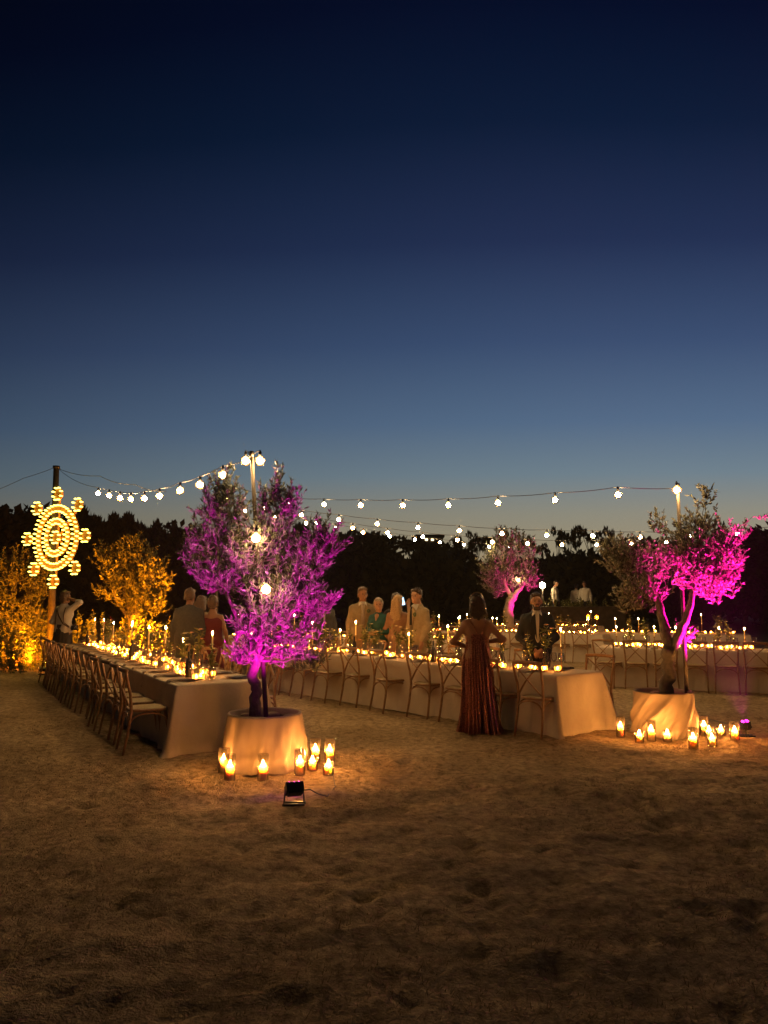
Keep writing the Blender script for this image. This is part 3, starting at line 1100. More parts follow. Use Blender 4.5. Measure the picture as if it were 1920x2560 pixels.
# ------------------------------------------------------------------ the sun-shaped light frame
def sun_frame():
    c = at(143, 1344, 18.0)
    nrm = Vector((-.50, -.866, 0)).normalized()
    rz = math.atan2(nrm.x, -nrm.y)      # local -Y faces along nrm
    root = thing('sun_light_display', 'yellow sun-shaped frame of rings and discs studded with small bulbs, on a mast', 'light frame', c, rz)
    s = 18.0 / FPX
    R = [82 * s, 65 * s, 48 * s, 34 * s]

    def ring(r0, r1, n=48):
        m = MB()
        V, F = [], []
        for k in range(n):
            a = 2 * math.pi * k / n
            for rr, y in ((r0, -.015), (r1, -.015), (r1, .015), (r0, .015)):
                V.append((rr * math.cos(a), y, rr * math.sin(a)))
        for k in range(n):
            k2 = (k + 1) % n
            for j in range(4):
                F.append((k * 4 + j, k2 * 4 + j, k2 * 4 + (j + 1) % 4, k * 4 + (j + 1) % 4))
        return m.add(V, F).mesh('ring', False)
    put('ring', ring(R[1], R[0]), M['emblem'], root)
    put('ring', ring(R[3], R[2]), M['emblem'], root)
    sp = MB()
    sp.box((0, 0, 0), (.045, .03, 198 * s))
    spoke = sp.mesh('spoke', False)
    spoke.materials.append(M['emblem'])
    for k in range(4):
        put('spoke', spoke, None, root, (0, .022 + .004 * k, 0), rot=(0, k * math.pi / 4, 0))
    dm = MB()
    n = 24
    rd = 14.5 * s
    V = [(rd * math.cos(2 * math.pi * k / n), y, rd * math.sin(2 * math.pi * k / n)) for y in (-.018, .018) for k in range(n)]
    F = [tuple(range(n)), tuple(range(2 * n - 1, n - 1, -1))] + [(k, k + n, (k + 1) % n + n, (k + 1) % n) for k in range(n)]
    disc = dm.add(V, F).mesh('disc', False)
    disc.materials.append(M['emblem'])
    bm = MB()
    bm.tube([(0, 0, 0), (0, -.03, 0), (0, -.055, 0), (0, -.08, 0), (0, -.092, 0)], [.010, .018, .020, .014, .004], 8)
    bme = bm.mesh('bulb')
    bme.materials.append(M['emblem_bulb'])

    def stud(r, n, cx=0, cz=0, ph=0):
        for k in range(n):
            a = 2 * math.pi * (k + ph) / n
            put('bulb', bme, None, root, (cx + r * math.cos(a), -.016, cz + r * math.sin(a)))
    stud(R[0] - .008, 42)
    stud(R[1] + .008, 34, ph=.5)
    stud(R[2] - .008, 26)
    stud(R[3] + .008, 18, ph=.5)
    put('disc', disc, None, root, (0, -.006, 0))
    stud(rd * 1.05, 8, ph=.5)
    for k in range(8):
        a = k * math.pi / 4
        r = 110 * s
        x, z = r * math.cos(a), r * math.sin(a)
        put('disc', disc, None, root, (x, -.006, z))
        stud(rd * 1.1, 8, x, z, .5)
    br = MB()
    br.box((.02, .09, .35), (.06, .12, .05))
    br.box((.02, .09, -.35), (.06, .12, .05))
    put('bracket', br.mesh('bracket', False), M['iron'], root)


sun_frame()

# ------------------------------------------------------------------ uplights
def uplight(label, p, aim, spot_col, power, led, size=.17, angle=70, blend=.6, cable_dir=(1, -.1), soft=.04):
    p, aim = Vector(p), Vector(aim)
    head = Vector((0, 0, .16 * size / .17))
    d = (aim - (p + head)).normalized()
    root = thing('stage_uplight', label, 'uplight', p, 0, 'stage uplights')
    q = d.to_track_quat('Z', 'Y').to_matrix()
    w = size
    b = MB()
    b.box(head, (w, w * .62, w * .5), q)
    b.box(head - q @ Vector((0, 0, w * .3)), (w * .8, w * .45, w * .12), q)
    for i in range(5):
        b.box(head - q @ Vector((0, w * .33 * (1 if i % 2 else 1), w * (.18 - .09 * i))), (w * .9, w * .05, w * .03), q)
    put('housing', b.mesh('housing', False), M['black_plastic'], root)
    y = MB()
    for sx in (-1, 1):
        sxp = q @ Vector((sx * w * .53, 0, 0))
        y.tube([head + sxp, Vector((sxp.x * 1.1, sxp.y * 1.1 - w * .2, .01)), ], w * .025, 5)
        y.tube([head + sxp, Vector((sxp.x * 1.1, sxp.y * 1.1 + w * .35, .01))], w * .025, 5)
    put('yoke', y.mesh('yoke'), M['iron'], root)
    f = MB()
    f.box((0, -w * .2, .012), (w * 1.25, w * .16, .018))
    f.box((0, w * .35, .012), (w * 1.25, w * .16, .018))
    put('foot', f.mesh('foot', False), M['black_plastic'], root)
    l = MB()
    for i in range(3):
        for j in range(2):
            c = head + q @ Vector(((i - 1) * w * .28, (j - .5) * w * .3, w * .252))
            l.ball(c, w * .075, 8, 5)
    put('lens', l.mesh('lens'), M[led], root)
    cb = MB()
    cd = Vector((cable_dir[0], cable_dir[1], 0)).normalized()
    pts = [head - q @ Vector((0, 0, w * .2)) + cd * w * .5, cd * w * 1.1 + Vector((0, 0, .10)), cd * w * 1.7 + Vector((0, 0, .05)), cd * w * 2.3 + Vector((0, .05, .008)), cd * w * 3.2 + Vector((-.05, .3, .008)), cd * w * 4 + Vector((-.2, .8, .008))]
    cb.tube(pts, .004, 5)
    put('cable', cb.mesh('cable'), M['cable'], root)
    if power:
        la = bpy.data.lights.new('spot', 'SPOT')
        la.energy = power
        la.color = spot_col
        la.spot_size = math.radians(angle)
        la.spot_blend = blend
        la.shadow_soft_size = soft
        lo = bpy.data.objects.new('spot', la)
        C.objects.link(lo)
        lo.parent = root
        lo.location = head + d * (w * .42)
        lo.rotation_euler = d.to_track_quat('-Z', 'Y').to_euler()
    return root


VIOLET, PINK, AMBER = (1.0, .0, .74), (1.0, .004, .36), (1.0, .27, .004)
f1 = on_ground(735, 2014)
uplight('black stage uplight on wire legs seen from behind, alone on the dirt', f1, at(660, 1395, 7.8), VIOLET, MAGENTA_W, 'led_violet', .14, 56, .45, (.7, .6))
f2 = on_ground(1866, 1842)
uplight('glowing pink uplight among the candles by the swept-cloth planter', f2, at(1748, 1375, 9.5), PINK, MAGENTA_W * 5.5, 'led_pink', .15, 60, .5, (.6, 1))
f3 = Vector((P3.x + 1.0, P3.y - .9, 0))
uplight('small pink uplight on the ground by the pale-trunked olive tree', f3, at(1300, 1450, Y3), PINK, MAGENTA_W * 1.1, 'led_pink', .15, 55, .7)
for (px, Y, ax, ay, aY, lab, pw) in [(395, 18.7, 340, 1440, 20.0, 'amber uplight hidden in the shrubs before the round amber tree', 2.2),
                                    (60, 17.6, 20, 1500, 19.6, 'amber uplight hidden at the foot of the orange tree', .8),
                                    (110, 17.0, 130, 1560, 18.6, 'amber uplight hidden among shrubs below the light frame', .3),
                                    (300, 17.9, 290, 1540, 19.2, 'amber uplight hidden among shrubs behind the long table end', .8)]:
    p = at(px, 1600, Y)
    p.z = 0
    uplight(lab, p, at(ax, ay, aY), AMBER, AMBER_W * pw, 'led_amber', .13, 95, .8)

# ------------------------------------------------------------------ chairs
def make_chair():
    root = thing('cross_back_chair', 'wooden cross-back chair', 'chair')
    s = MB()
    n = 28

    def outline(k, z):
        w = 2 * math.pi * k / n
        cx, sy = math.cos(w), math.sin(w)
        e = .62
        x = math.copysign(abs(cx) ** e, cx) * (.205 + .015 * sy)
        y = math.copysign(abs(sy) ** e, sy) * .205
        return (x * z[0], y * z[0], z[1])
    rows = [(.9, .438), (1.0, .446), (1.0, .462), (.93, .472), (.9, .466)]
    V = [outline(k, z) for z in rows for k in range(n)]
    F = [(j * n + k, j * n + (k + 1) % n, (j + 1) * n + (k + 1) % n, (j + 1) * n + k) for j in range(len(rows) - 1) for k in range(n)]
    F.append(tuple(range(n - 1, -1, -1)))
    s.add(V, F)
    put('seat_frame', s.mesh('seat_frame'), M['wood'], root)
    r = MB()
    rows = [(.905, .464), (.8, .472), (.4, .466), (.02, .462)]
    V = [outline(k, z) for z in rows for k in range(n)]
    F = [(j * n + k, j * n + (k + 1) % n, (j + 1) * n + (k + 1) % n, (j + 1) * n + k) for j in range(len(rows) - 1) for k in range(n)]
    r.add(V, F)
    put('seat', r.mesh('seat'), M['rush'], root)
    for sx in (-1, 1):
        m = MB()
        m.tube([(sx * .195, -.265, 0), (sx * .185, -.215, .25), (sx * .178, -.19, .45), (sx * .185, -.205, .62), (sx * .198, -.245, .78), (sx * .2, -.262, .865)],
               [.0135, .0155, .017, .016, .015, .014], 7)
        put('leg', m.mesh('leg'), M['wood'], root)
        m = MB()
        m.tube([(sx * .205, .225, 0), (sx * .19, .2, .22), (sx * .165, .165, .44)], [.0125, .015, .017], 7)
        put('leg', m.mesh('leg'), M['wood'], root)
    t = MB()
    pts = [(.215 * math.sin(a), -.262 - .045 * math.cos(a * 1.0) + .02, .868 + .012 * math.cos(a)) for a in np.linspace(-1.35, 1.35, 11)]
    t.tube(pts, .021, 8, flat=(.75, 1.1))
    put('top_rail', t.mesh('top_rail'), M['wood'], root)
    for sx in (-1, 1):
        m = MB()
        P = []
        for k in range(9):
            f = k / 8
            x = sx * (-.168 + .345 * f)
            z = .5 + .345 * f
            y = -.2 - .05 * f - .03 * math.sin(math.pi * f) + (.006 * sx)
            P.append((x, y, z + .015 * math.sin(math.pi * f)))
        m.tube(P, .013, 6, flat=(1.1, .6))
        put('cross_slat', m.mesh('cross_slat'), M['wood'], root)
    # bentwood arches under the seat
    for (x0, y0, x1, y1) in ((-.186, -.215, .186, -.215), (-.185, .19, .185, .19), (-.186, -.21, -.185, .19), (.186, -.21, .185, .19)):
        m = MB()
        P = []
        for k in range(11):
            a = math.pi * k / 10
            f = .5 - .5 * math.cos(a)
            P.append((x0 + (x1 - x0) * f, y0 + (y1 - y0) * f, .25 + .175 * math.sin(a) ** .6))
        m.tube(P, .0095, 6)
        put('bracket', m.mesh('bracket'), M['wood'], root)
    return root


chair = Proto(make_chair())

# ------------------------------------------------------------------ table things
def lathe_mesh(name, prof, n, material):
    me = MB().lathe(prof, n).mesh(name)
    me.materials.append(M[material])
    return me


flame_me = MB().lathe([(.0015, 0), (.0075, .006), (.0095, .014), (.007, .026), (.003, .036), (.0004, .043)], 8).mesh('flame')
flame_me.materials.append(M['flame'])


flame2_me = flame_me.copy()
flame2_me.materials.clear()
flame2_me.materials.append(M['flame_big'])


def candle_in_glass(name, label, cat, glass_prof, glass_mat, wax_r, wax_z0, wax_h, n=16, dip=.004, fs=.9):
    root = thing(name, label, cat)
    put('glass', lathe_mesh('glass', glass_prof, n, glass_mat), None, root)
    w = wax_r
    put('candle', lathe_mesh('candle', [(.0005, wax_z0), (w, wax_z0), (w, wax_z0 + wax_h * .5), (w, wax_z0 + wax_h - .003), (w - .003, wax_z0 + wax_h), (w - .006, wax_z0 + wax_h - .004), (w * .72, wax_z0 + wax_h - dip * .7), (w * .3, wax_z0 + wax_h - dip), (.0005, wax_z0 + wax_h - dip)], 14, 'wax'), None, root)
    f = put('flame', flame2_me if dip > .02 else flame_me, None, root, (0, 0, wax_z0 + wax_h - dip + (.004 if dip < .02 else .014)))
    f.scale = (fs, fs, fs)
    return root


votive = Proto(candle_in_glass('votive_candle', 'votive', 'candle', [(.001, .004), (.03, .004), (.036, .02), (.039, .045), (.037, .075), (.0355, .075), (.037, .045), (.034, .02), (.029, .008)], 'votive', .022, .009, .022))
tealight = Proto(candle_in_glass('votive_candle', 'votive', 'candle', [(.001, .004), (.033, .004), (.042, .03), (.036, .062), (.034, .062), (.040, .03), (.032, .009)], 'votive', .02, .009, .014))
tall_h = Proto(candle_in_glass('hurricane_candle', 'h', 'candle', [(.001, .003), (.05, .003), (.052, .01), (.052, .235), (.0495, .235), (.0495, .012), (.001, .01)], 'hurricane', .036, .012, .125, 22, .05, 1.9))
short_h = Proto(candle_in_glass('hurricane_candle', 'h', 'candle', [(.001, .003), (.05, .003), (.052, .01), (.052, .13), (.0495, .13), (.0495, .012), (.001, .01)], 'hurricane', .034, .012, .085, 22, .045, 1.8))


def make_taper(h_stick, h_candle):
    root = thing('taper_candle', 'taper', 'candle')
    s = h_stick
    put('holder', lathe_mesh('holder', [(.001, .002), (.042, .002), (.042, .007), (.012, .014), (.006, .03), (.005, s - .03), (.014, s - .022), (.016, s), (.011, s), (.010, s - .012), (.001, s - .014)], 12, 'brass'), None, root)
    put('candle', lathe_mesh('candle', [(.0105, s - .01), (.0105, s + h_candle * .9), (.009, s + h_candle - .002), (.0005, s + h_candle)], 10, 'wax'), None, root)
    put('flame', flame_me, None, root, (0, 0, s + h_candle))
    return root


tapers = [Proto(make_taper(.30, .20)), Proto(make_taper(.20, .16)), Proto(make_taper(.24, .24))]
wine_me = lathe_mesh('wine_glass', [(.001, .003), (.034, .003), (.033, .006), (.006, .012), (.004, .03), (.004, .09), (.012, .102), (.034, .125), (.041, .155), (.037, .2), (.033, .218),
                                    (.0322, .218), (.036, .2), (.0398, .155), (.033, .127), (.011, .106), (.001, .103)], 16, 'glass')
tumbler_me = lathe_mesh('drinking_tumbler', [(.001, .003), (.03, .003), (.032, .01), (.036, .1), (.0345, .1), (.0305, .014), (.001, .012)], 16, 'glass')
plate_me = lathe_mesh('dinner_plate', [(.001, .004), (.07, .004), (.09, .006), (.135, .016), (.138, .019), (.134, .0205), (.09, .011), (.07, .009), (.001, .009)], 24, 'plate')


def napkin_mesh():
    """Folded napkin lying on the plate and hanging over the table edge (local -Y is the edge side)."""
    V, F = [], []
    path = [(.10, .016), (.06, .019), (.0, .020), (-.09, .019), (-.15, .0175), (-.188, .014), (-.205, .003), (-.212, -.02), (-.216, -.06), (-.22, -.10), (-.222, -.145), (-.224, -.17)]
    n = 7
    for off in (0.0, .006):
        for (y, z) in path:
            for k in range(n):
                x = (k / (n - 1) - .5) * .115
                wob = .003 * math.sin(k * 1.9 + z * 40)
                V.append((x * (1 + .08 * math.sin(z * 20)), y + (wob if z < 0 else 0) - (off if z < .01 else 0), z + (off if z >= .003 else 0) + (wob if z > 0 else 0) * .5))
    m = len(path)
    for j in range(m - 1):
        for k in range(n - 1):
            a = j * n + k
            F.append((a, a + 1, a + n + 1, a + n))
            b = a + m * n
            F.append((b, b + n, b + n + 1, b + 1))
    for j in range(m - 1):
        for k in (0, n - 1):
            a = j * n + k
            q = (a, a + n, a + n + m * n, a + m * n)
            F.append(q if k == 0 else q[::-1])
    for k in range(n - 1):
        a = (m - 1) * n + k
        F.append((a, a + 1, a + 1 + m * n, a + m * n))
        a = k
        F.append((a, a + m * n, a + 1 + m * n, a + 1))
    me = MB().add(V, F).mesh('napkin')
    me.materials.append(M['napkin'])
    return me


napkin_me = napkin_mesh()


def make_vase(seed, petal, wide):
    rs = np.random.RandomState(seed)
    root = thing('flower_vase', 'vase', 'vase')
    h = rs.uniform(.12, .2)
    r = .05 if wide else .03
    put('vase', lathe_mesh('vase', [(.001, .003), (r, .003), (r * 1.15, h * .4), (r * .7, h * .85), (r * .8, h), (r * .75, h), (r * .65, h * .85), (r * 1.08, h * .4), (r * .95, .008), (.001, .007)], 14, 'glass'), None, root)
    st = MB()
    fl = []
    LP, LD = [], []
    ns = 9 if wide else 4
    for k in range(ns):
        a = rs.uniform(0, 6.28)
        sp = rs.uniform(.02, .13 if wide else .07)
        top = np.array([sp * math.cos(a), sp * math.sin(a), h + rs.uniform(.08, .24)])
        b = np.array([r * .4 * math.cos(a + 3), r * .4 * math.sin(a + 3), .02])
        m = np.array([0, 0, h]) + rs.normal(size=3) * .006
        st.tube([b, m, (m + top) / 2 + np.array([0, 0, .02]), top], [.0025, .0025, .002, .0015], 5, False)
        n = 12
        f = rs.uniform(.1, .95, n)[:, None]
        LP.append(m + (top - m) * f)
        LD.append(unit(unit(rs.normal(size=(n, 3))) + np.array([0, 0, .4])))
        if k % 3 != 2:
            fl.append(top)
    put('stems', st.mesh('stems'), M['stem'], root)
    put('leaves', leaves_mesh('leaves', np.concatenate(LP), np.concatenate(LD), .07, .022, rs), M['laurel'], root)
    for t in fl:
        p = MB()
        for ring_i, (nn, rr, up_) in enumerate(((6, .032, .25), (5, .022, .8), (3, .012, 1.6))):
            for k in range(nn):
                w = 2 * math.pi * (k + ring_i * .4) / nn
                d = Vector((math.cos(w), math.sin(w), up_)).normalized()
                sdir = Vector((-math.sin(w), math.cos(w), 0))
                c = Vector(t)
                p.add([c, c + d * rr * .6 - sdir * rr * .45, c + d * rr, c + d * rr * .6 + sdir * rr * .45], [(0, 1, 2, 3)])
        put('blossom', p.mesh('blossom'), M[petal], root)
    return root


vases = [(Proto(make_vase(1, 'petal_a', True)), 'wide glass vase of cream flowers'), (Proto(make_vase(2, 'petal_a', False)), 'slim bud vase with pale blooms'),
         (Proto(make_vase(3, 'petal_b', True)), 'low glass vase of red flowers'), (Proto(make_vase(4, 'petal_c', False)), 'bud vase with peach blooms'),
         (Proto(make_vase(5, 'petal_a', False)), 'bud vase of leggy cream stems')]
bottle_me = lathe_mesh('wine_bottle', [(.001, .002), (.037, .002), (.038, .01), (.038, .17), (.03, .2), (.0145, .225), (.0145, .29), (.016, .292), (.016, .3), (.001, .3)], 14, 'black_plastic')

# ------------------------------------------------------------------ tables
TOP = .72


def cloth_mesh(L, W, seed, flare=.16):
    """Cloth laid over a table L x W: flat top, soft edge, hanging sides with folds and flared corners."""
    rs = np.random.RandomState(seed)
    per = []        # (x, y, nx, ny, s, corner)
    step = .05
    s = 0
    cor = [(0, 0, -math.pi), (L, 0, -math.pi / 2), (L, W, 0), (0, W, math.pi / 2)]
    edges = [((0, 0), (L, 0), (0, -1)), ((L, 0), (L, W), (1, 0)), ((L, W), (0, W), (0, 1)), ((0, W), (0, 0), (-1, 0))]
    for e, ((ax, ay), (bx, by), nrm) in enumerate(edges):
        ln = math.hypot(bx - ax, by - ay)
        n = max(2, int(ln / step))
        for k in range(1, n):
            f = k / n
            per.append((ax + (bx - ax) * f, ay + (by - ay) * f, nrm[0], nrm[1], s + ln * f, min(f, 1 - f) * ln))
        s += ln
        a0 = math.atan2(nrm[1], nrm[0])
        for k in range(9):
            a = a0 + (math.pi / 2) * k / 8
            per.append((bx, by, math.cos(a), math.sin(a), s + .04 * k, -(1 - abs(k - 4) / 4)))
    n = len(per)
    rows = [(0, 0), (.012, .003), (.02, .014), (.022, .04)] + [(None, d) for d in np.linspace(.1, TOP - .006, 14)]
    ph = rs.uniform(0, 6.28, 6)
    V = []
    for (o, d) in rows:
        f = d / TOP
        for (x, y, nx, ny, ss, cn) in per:
            if o is None:
                fold = .5 * math.sin(ss * 7.3 + ph[0]) + .35 * math.sin(ss * 13.1 + ph[1]) + .25 * math.sin(ss * 23 + ph[2]) + .3 * math.sin(ss * 3.1 + ph[3])
                off = .030 + .042 * fold * f ** 1.05 + .02 * f + .005 * math.sin(ss * 41 + 9 * f + ph[4]) * f
                if cn < 0:
                    off += flare * (.35 + .65 * -cn) * f ** 1.25 + .012 * math.sin(ss * 60) * f
                else:
                    off += flare * .35 * math.exp(-cn / .12) * f ** 1.25
                z = TOP - d
                if cn < 0 and f > .93:
                    off += .05 * -cn
            else:
                off, z = o, TOP - d
            V.append((x + nx * off, y + ny * off, z))
    F = []
    for j in range(len(rows) - 1):
        for k in range(n):
            k2 = (k + 1) % n
            F.append((j * n + k, (j + 1) * n + k, (j + 1) * n + k2, j * n + k2))
    F.append(tuple(range(n)))
    me = MB().add(V, F).mesh('tablecloth')
    me.materials.append(M['linen'])
    return me


class Table:
    def __init__(s, key, A, u, L, W, seed, flare=.16):
        s.key, s.A, s.L, s.W = key, Vector((A[0], A[1], 0)), L, W
        s.u = Vector((u[0], u[1], 0)).normalized()
        s.v = Vector((s.u.y, -s.u.x, 0))
        s.rz = math.atan2(s.u.y, s.u.x)
        # local frame: x along u, y along -v
        root = thing('dining_table', f'trestle table under pale linen, {key}', 'table', s.A, s.rz, 'long dining tables')
        m = MB()
        m.box((L / 2, -W / 2, TOP - .03), (L - .03, W - .03, .035))
        put('table_top', m.mesh('table_top', False), M['wood'], root)
        k = max(2, int(L / 1.6))
        lg = MB()
        lg.tube([(0, -W * .4, .01), (0, -W * .4, TOP - .05)], .022, 6)
        lg.tube([(0, W * .4, .01), (0, W * .4, TOP - .05)], .022, 6)
        lg.tube([(0, -W * .4, TOP - .08), (0, W * .4, TOP - .08)], .02, 6)
        lm = lg.mesh('trestle_leg')
        lm.materials.append(M['iron'])
        for i in range(k):
            put('trestle_leg', lm, None, root, (L * (i + .5) / k, -W / 2, 0))
        c = put('tablecloth', cloth_mesh(L, W, seed, flare), None, None, s.A - s.v * -W, s.rz)
        # cloth is modelled with y from 0 to W: shift so it covers the table
        c.location = s.A + s.v * W
        tag(c, f'pale linen cloth draped over {key}', 'tablecloth', 'linen tablecloths')

    def pos(s, t, w, z=TOP + .002):
        p = s.A + s.u * t + s.v * w
        p.z = z
        return p

    def facing(s, sign):
        d = s.v * sign
        return math.atan2(-d.x, d.y)


TL = Table('the table behind the violet olive', (-2.19, 8.33), (-.495, .869), 8.8, .98, 21, .17)
TM = Table("the bronze-gowned woman's table", (2.05, 9.36), (-.64, .768), 7.6, .92, 22, .13)
TN = Table('the table behind the pink olive', (6.75, 13.55), (-.9, .433), 3.0, 1.0, 23, .14)
TC = Table('the table behind the pale-suited men', (2.45, 17.2), (-.95, .31), 7.0, 1.0, 24, .12)
TB = Table('the table behind the bearded waiter', (5.65, 20.2), (-.9, .436), 5.2, 1.0, 25, .12)
TE = Table('the table below the lit terrace', (7.4, 26.2), (-.97, .24), 5.0, 1.0, 26, .1)
TF = Table('the table beyond the pink trunk', (9.4, 20.0), (-.93, .36), 4.4, 1.0, 27, .1)


def chairs_along(T, ts, side, where, off=.14, jit=.05, grp=None):
    for i, t in enumerate(ts):
        w = -off if side < 0 else T.W + off
        p = T.pos(t + rnd.uniform(-.03, .03), w + rnd.uniform(-jit, jit), 0)
        rz = T.facing(1 if side < 0 else -1) + rnd.gauss(0, .09)
        chair.place(p, rz, f'cross-back chair, {ordinal(i)} from near end, {where} side of {T.key}', 'cross-back wooden chairs')


chairs_along(TL, [.38 + .6 * i for i in range(14)], -1, 'outer', .2)
chairs_along(TL, [.75 + .64 * i for i in range(13)], 1, 'inner')
chairs_along(TM, [.22, .76, 1.5, 2.15, 2.93, 3.72, 4.42, 5.1, 5.8, 6.5, 7.2], -1, 'front', .08)
chairs_along(TM, [.25, 1.65, 2.3, 2.95, 4.3, 5.0, 5.7, 6.4, 7.1], 1, 'back', .2)
chairs_along(TN, [.25, .75, 1.25, 1.75, 2.25, 2.75], -1, 'front', .1)
chairs_along(TC, [.35, .95, 1.55, 2.2, 2.8, 3.4, 4.0, 4.6, 5.2, 5.8], -1, 'front', .12)
chairs_along(TB, [.5, 1.05, 1.6, 2.2, 2.8, 3.4, 4.0], -1, 'front', .12)
chairs_along(TE, [.6, 1.3, 2.0, 2.7], -1, 'front', .12)
# two chairs at the end of the waiter's table side
def set_table(T, seats, near_full, n_votive, n_taper, n_vase, n_glass, seed, tall=(0, 1, 2), spread=.2, bottles=0, settings_back=True):
    rs = random.Random(seed)
    L, W = T.L, T.W
    for i, t in enumerate(seats):
        for side in ((-1, 1) if settings_back else (-1,)):
            w = .2 if side < 0 else W - .2
            sd = 'front' if side < 0 else 'back'
            tt = t + .28 * 0
            o = put('dinner_plate', plate_me, None, None, T.pos(tt, w), 0)
            tag(o, f'dark plate, {ordinal(i)} from near end, {sd} side of {T.key}', 'plate', 'dinner plates')
            o = put('napkin', napkin_me, None, None, T.pos(tt + rs.uniform(-.02, .02), w, TOP + .004), T.facing(1 if side < 0 else -1) + rs.uniform(-.06, .06))
            tag(o, f'taupe napkin, {ordinal(i)} from near end, {sd} side of {T.key}', 'napkin', 'taupe napkins')
    used = []

    def free(t, w, r):
        return all((t - a) ** 2 + (w - b) ** 2 > (r + c) ** 2 for a, b, c in used)

    def spot(i, n, r, w0, ws):
        for _ in range(60):
            t = .25 + (L - .5) * (i + rs.uniform(.05, .95)) / n
            w = w0 + rs.uniform(-ws, ws)
            if free(t, w, r):
                break
        used.append((t, w, r))
        return t, w
    for i in range(n_vase):
        t, w = spot(i, n_vase, .07, W / 2, .08)
        pr, what = vases[rs.choice((0, 0, 1, 1, 2, 3, 4, 4))]
        pr.place(T.pos(t, w), rs.uniform(0, 6), f'{what}, {ordinal(i)} along {T.key}', 'flower vases', rs.uniform(1.0, 1.4))
    for i in range(n_taper):
        t, w = spot(i, n_taper, .045, W / 2, .12)
        tapers[rs.choice(tall)].place(T.pos(t, w), 0, f'lit taper on slim stick, {ordinal(i)} along {T.key}', 'taper candles')
    for i in range(n_votive):
        t, w = spot(i, n_votive, .042, W / 2 - .02, spread)
        (votive if rs.random() < .6 else tealight).place(T.pos(t, w), rs.uniform(0, 6), f'lit amber-glass votive, {ordinal(i)} along {T.key}', 'amber votive candles')
    for i in range(n_glass):
        t, w = spot(i, n_glass, .042, rs.choice((W * .36, W * .64)), .06)
        wg = rs.random() < .7
        o = put('wine_glass' if wg else 'drinking_tumbler', wine_me if wg else tumbler_me, None, None, T.pos(t, w), rs.uniform(0, 6))
        tag(o, f'clear {"stemmed wine glass" if wg else "water tumbler"}, {ordinal(i)} along {T.key}', 'glass', 'table glassware')
    for i in range(bottles):
        t, w = spot(i, bottles, .05, W * .3, .04)
        o = put('wine_bottle', bottle_me, None, None, T.pos(t, w), 0)
        tag(o, f'dark bottle standing {ordinal(i)} along {T.key}', 'bottle', 'dark bottles')


set_table(TL, [.38 + .6 * i for i in range(14)], True, 62, 9, 15, 44, 1, bottles=3)
set_table(TM, [.5, 1.15, 1.82, 2.54, 3.32, 4.07, 4.76, 5.45, 6.15, 6.85], True, 58, 8, 18, 44, 2, bottles=2)
set_table(TN, [.5, 1.0, 1.5, 2.0, 2.5], True, 26, 5, 5, 14, 3, settings_back=False)
set_table(TC, [.65, 1.25, 1.88, 2.5, 3.1, 3.7], True, 36, 7, 8, 20, 4, settings_back=False)
set_table(TB, [.8, 1.33, 1.9, 2.5], True, 34, 5, 6, 18, 5, settings_back=False)
set_table(TE, [], True, 26, 4, 3, 6, 6)
set_table(TF, [], True, 20, 4, 3, 6, 7)

for k, (px, py) in enumerate(((1470, 1541), (1492, 1543))):
    root = thing('amber_lamp', ('dimmer' if k == 0 else 'brighter') + ' of the two orange globe lamps beyond the waiter', 'lamp', at(px, py, 22.5) - Vector((0, 0, .45)), 0, 'orange globe lamps')
    z0 = root.location.z
    m = MB()
    m.tube([(0, 0, -z0), (0, 0, .4)], .012, 6)
    m.lathe([(.001, -z0 + .002), (.12, -z0 + .002), (.12, -z0 + .015), (.001, -z0 + .02)], 14)
    put('stand', m.mesh('stand'), M['iron'], root)
    put('shade', MB().ball((0, 0, .45), (.062, .062, .08), 12, 8).mesh('shade'), M['amber_shade'], root)
    put('flame', flame_me, None, root, (0, 0, .43 if k else .40))

# ------------------------------------------------------------------ candles on the ground round the planters
for i, (px, py, tl) in enumerate([(559, 1934, 1), (574, 1953, 1), (657, 1952, 1), (749, 1938, 1), (781, 1927, 0), (788, 1906, 1), (824, 1908, 1), (821, 1938, 0)]):
    (tall_h if tl else short_h).place(on_ground(px, py), i, f'{"tall" if tl else "short"} hurricane candle on the dirt, {ordinal(i)} around the violet-lit planter', 'hurricane candles on the ground')
for i, (px, py, tl) in enumerate([(1552, 1843, 1), (1599, 1857, 0), (1629, 1853, 1), (1669, 1855, 0), (1734, 1874, 1), (1761, 1840, 1), (1773, 1846, 0), (1781, 1866, 0), (1803, 1843, 0), (1838, 1856, 1)]):
    (tall_h if tl else short_h).place(on_ground(px, py), i, f'{"tall" if tl else "short"} glass hurricane candle on the dirt, {ordinal(i)} around the pink-lit planter', 'hurricane candles on the ground')
for i, (px, py, tl) in enumerate([(52, 1656, 0), (114, 1668, 0), (125, 1655, 0), (28, 1660, 1)]):
    (tall_h if tl else short_h).place(on_ground(px, py), i, f'{"tall" if tl else "short"} glass hurricane candle by the amber shrubs, {ordinal(i)} from the picture edge', 'hurricane candles on the ground')

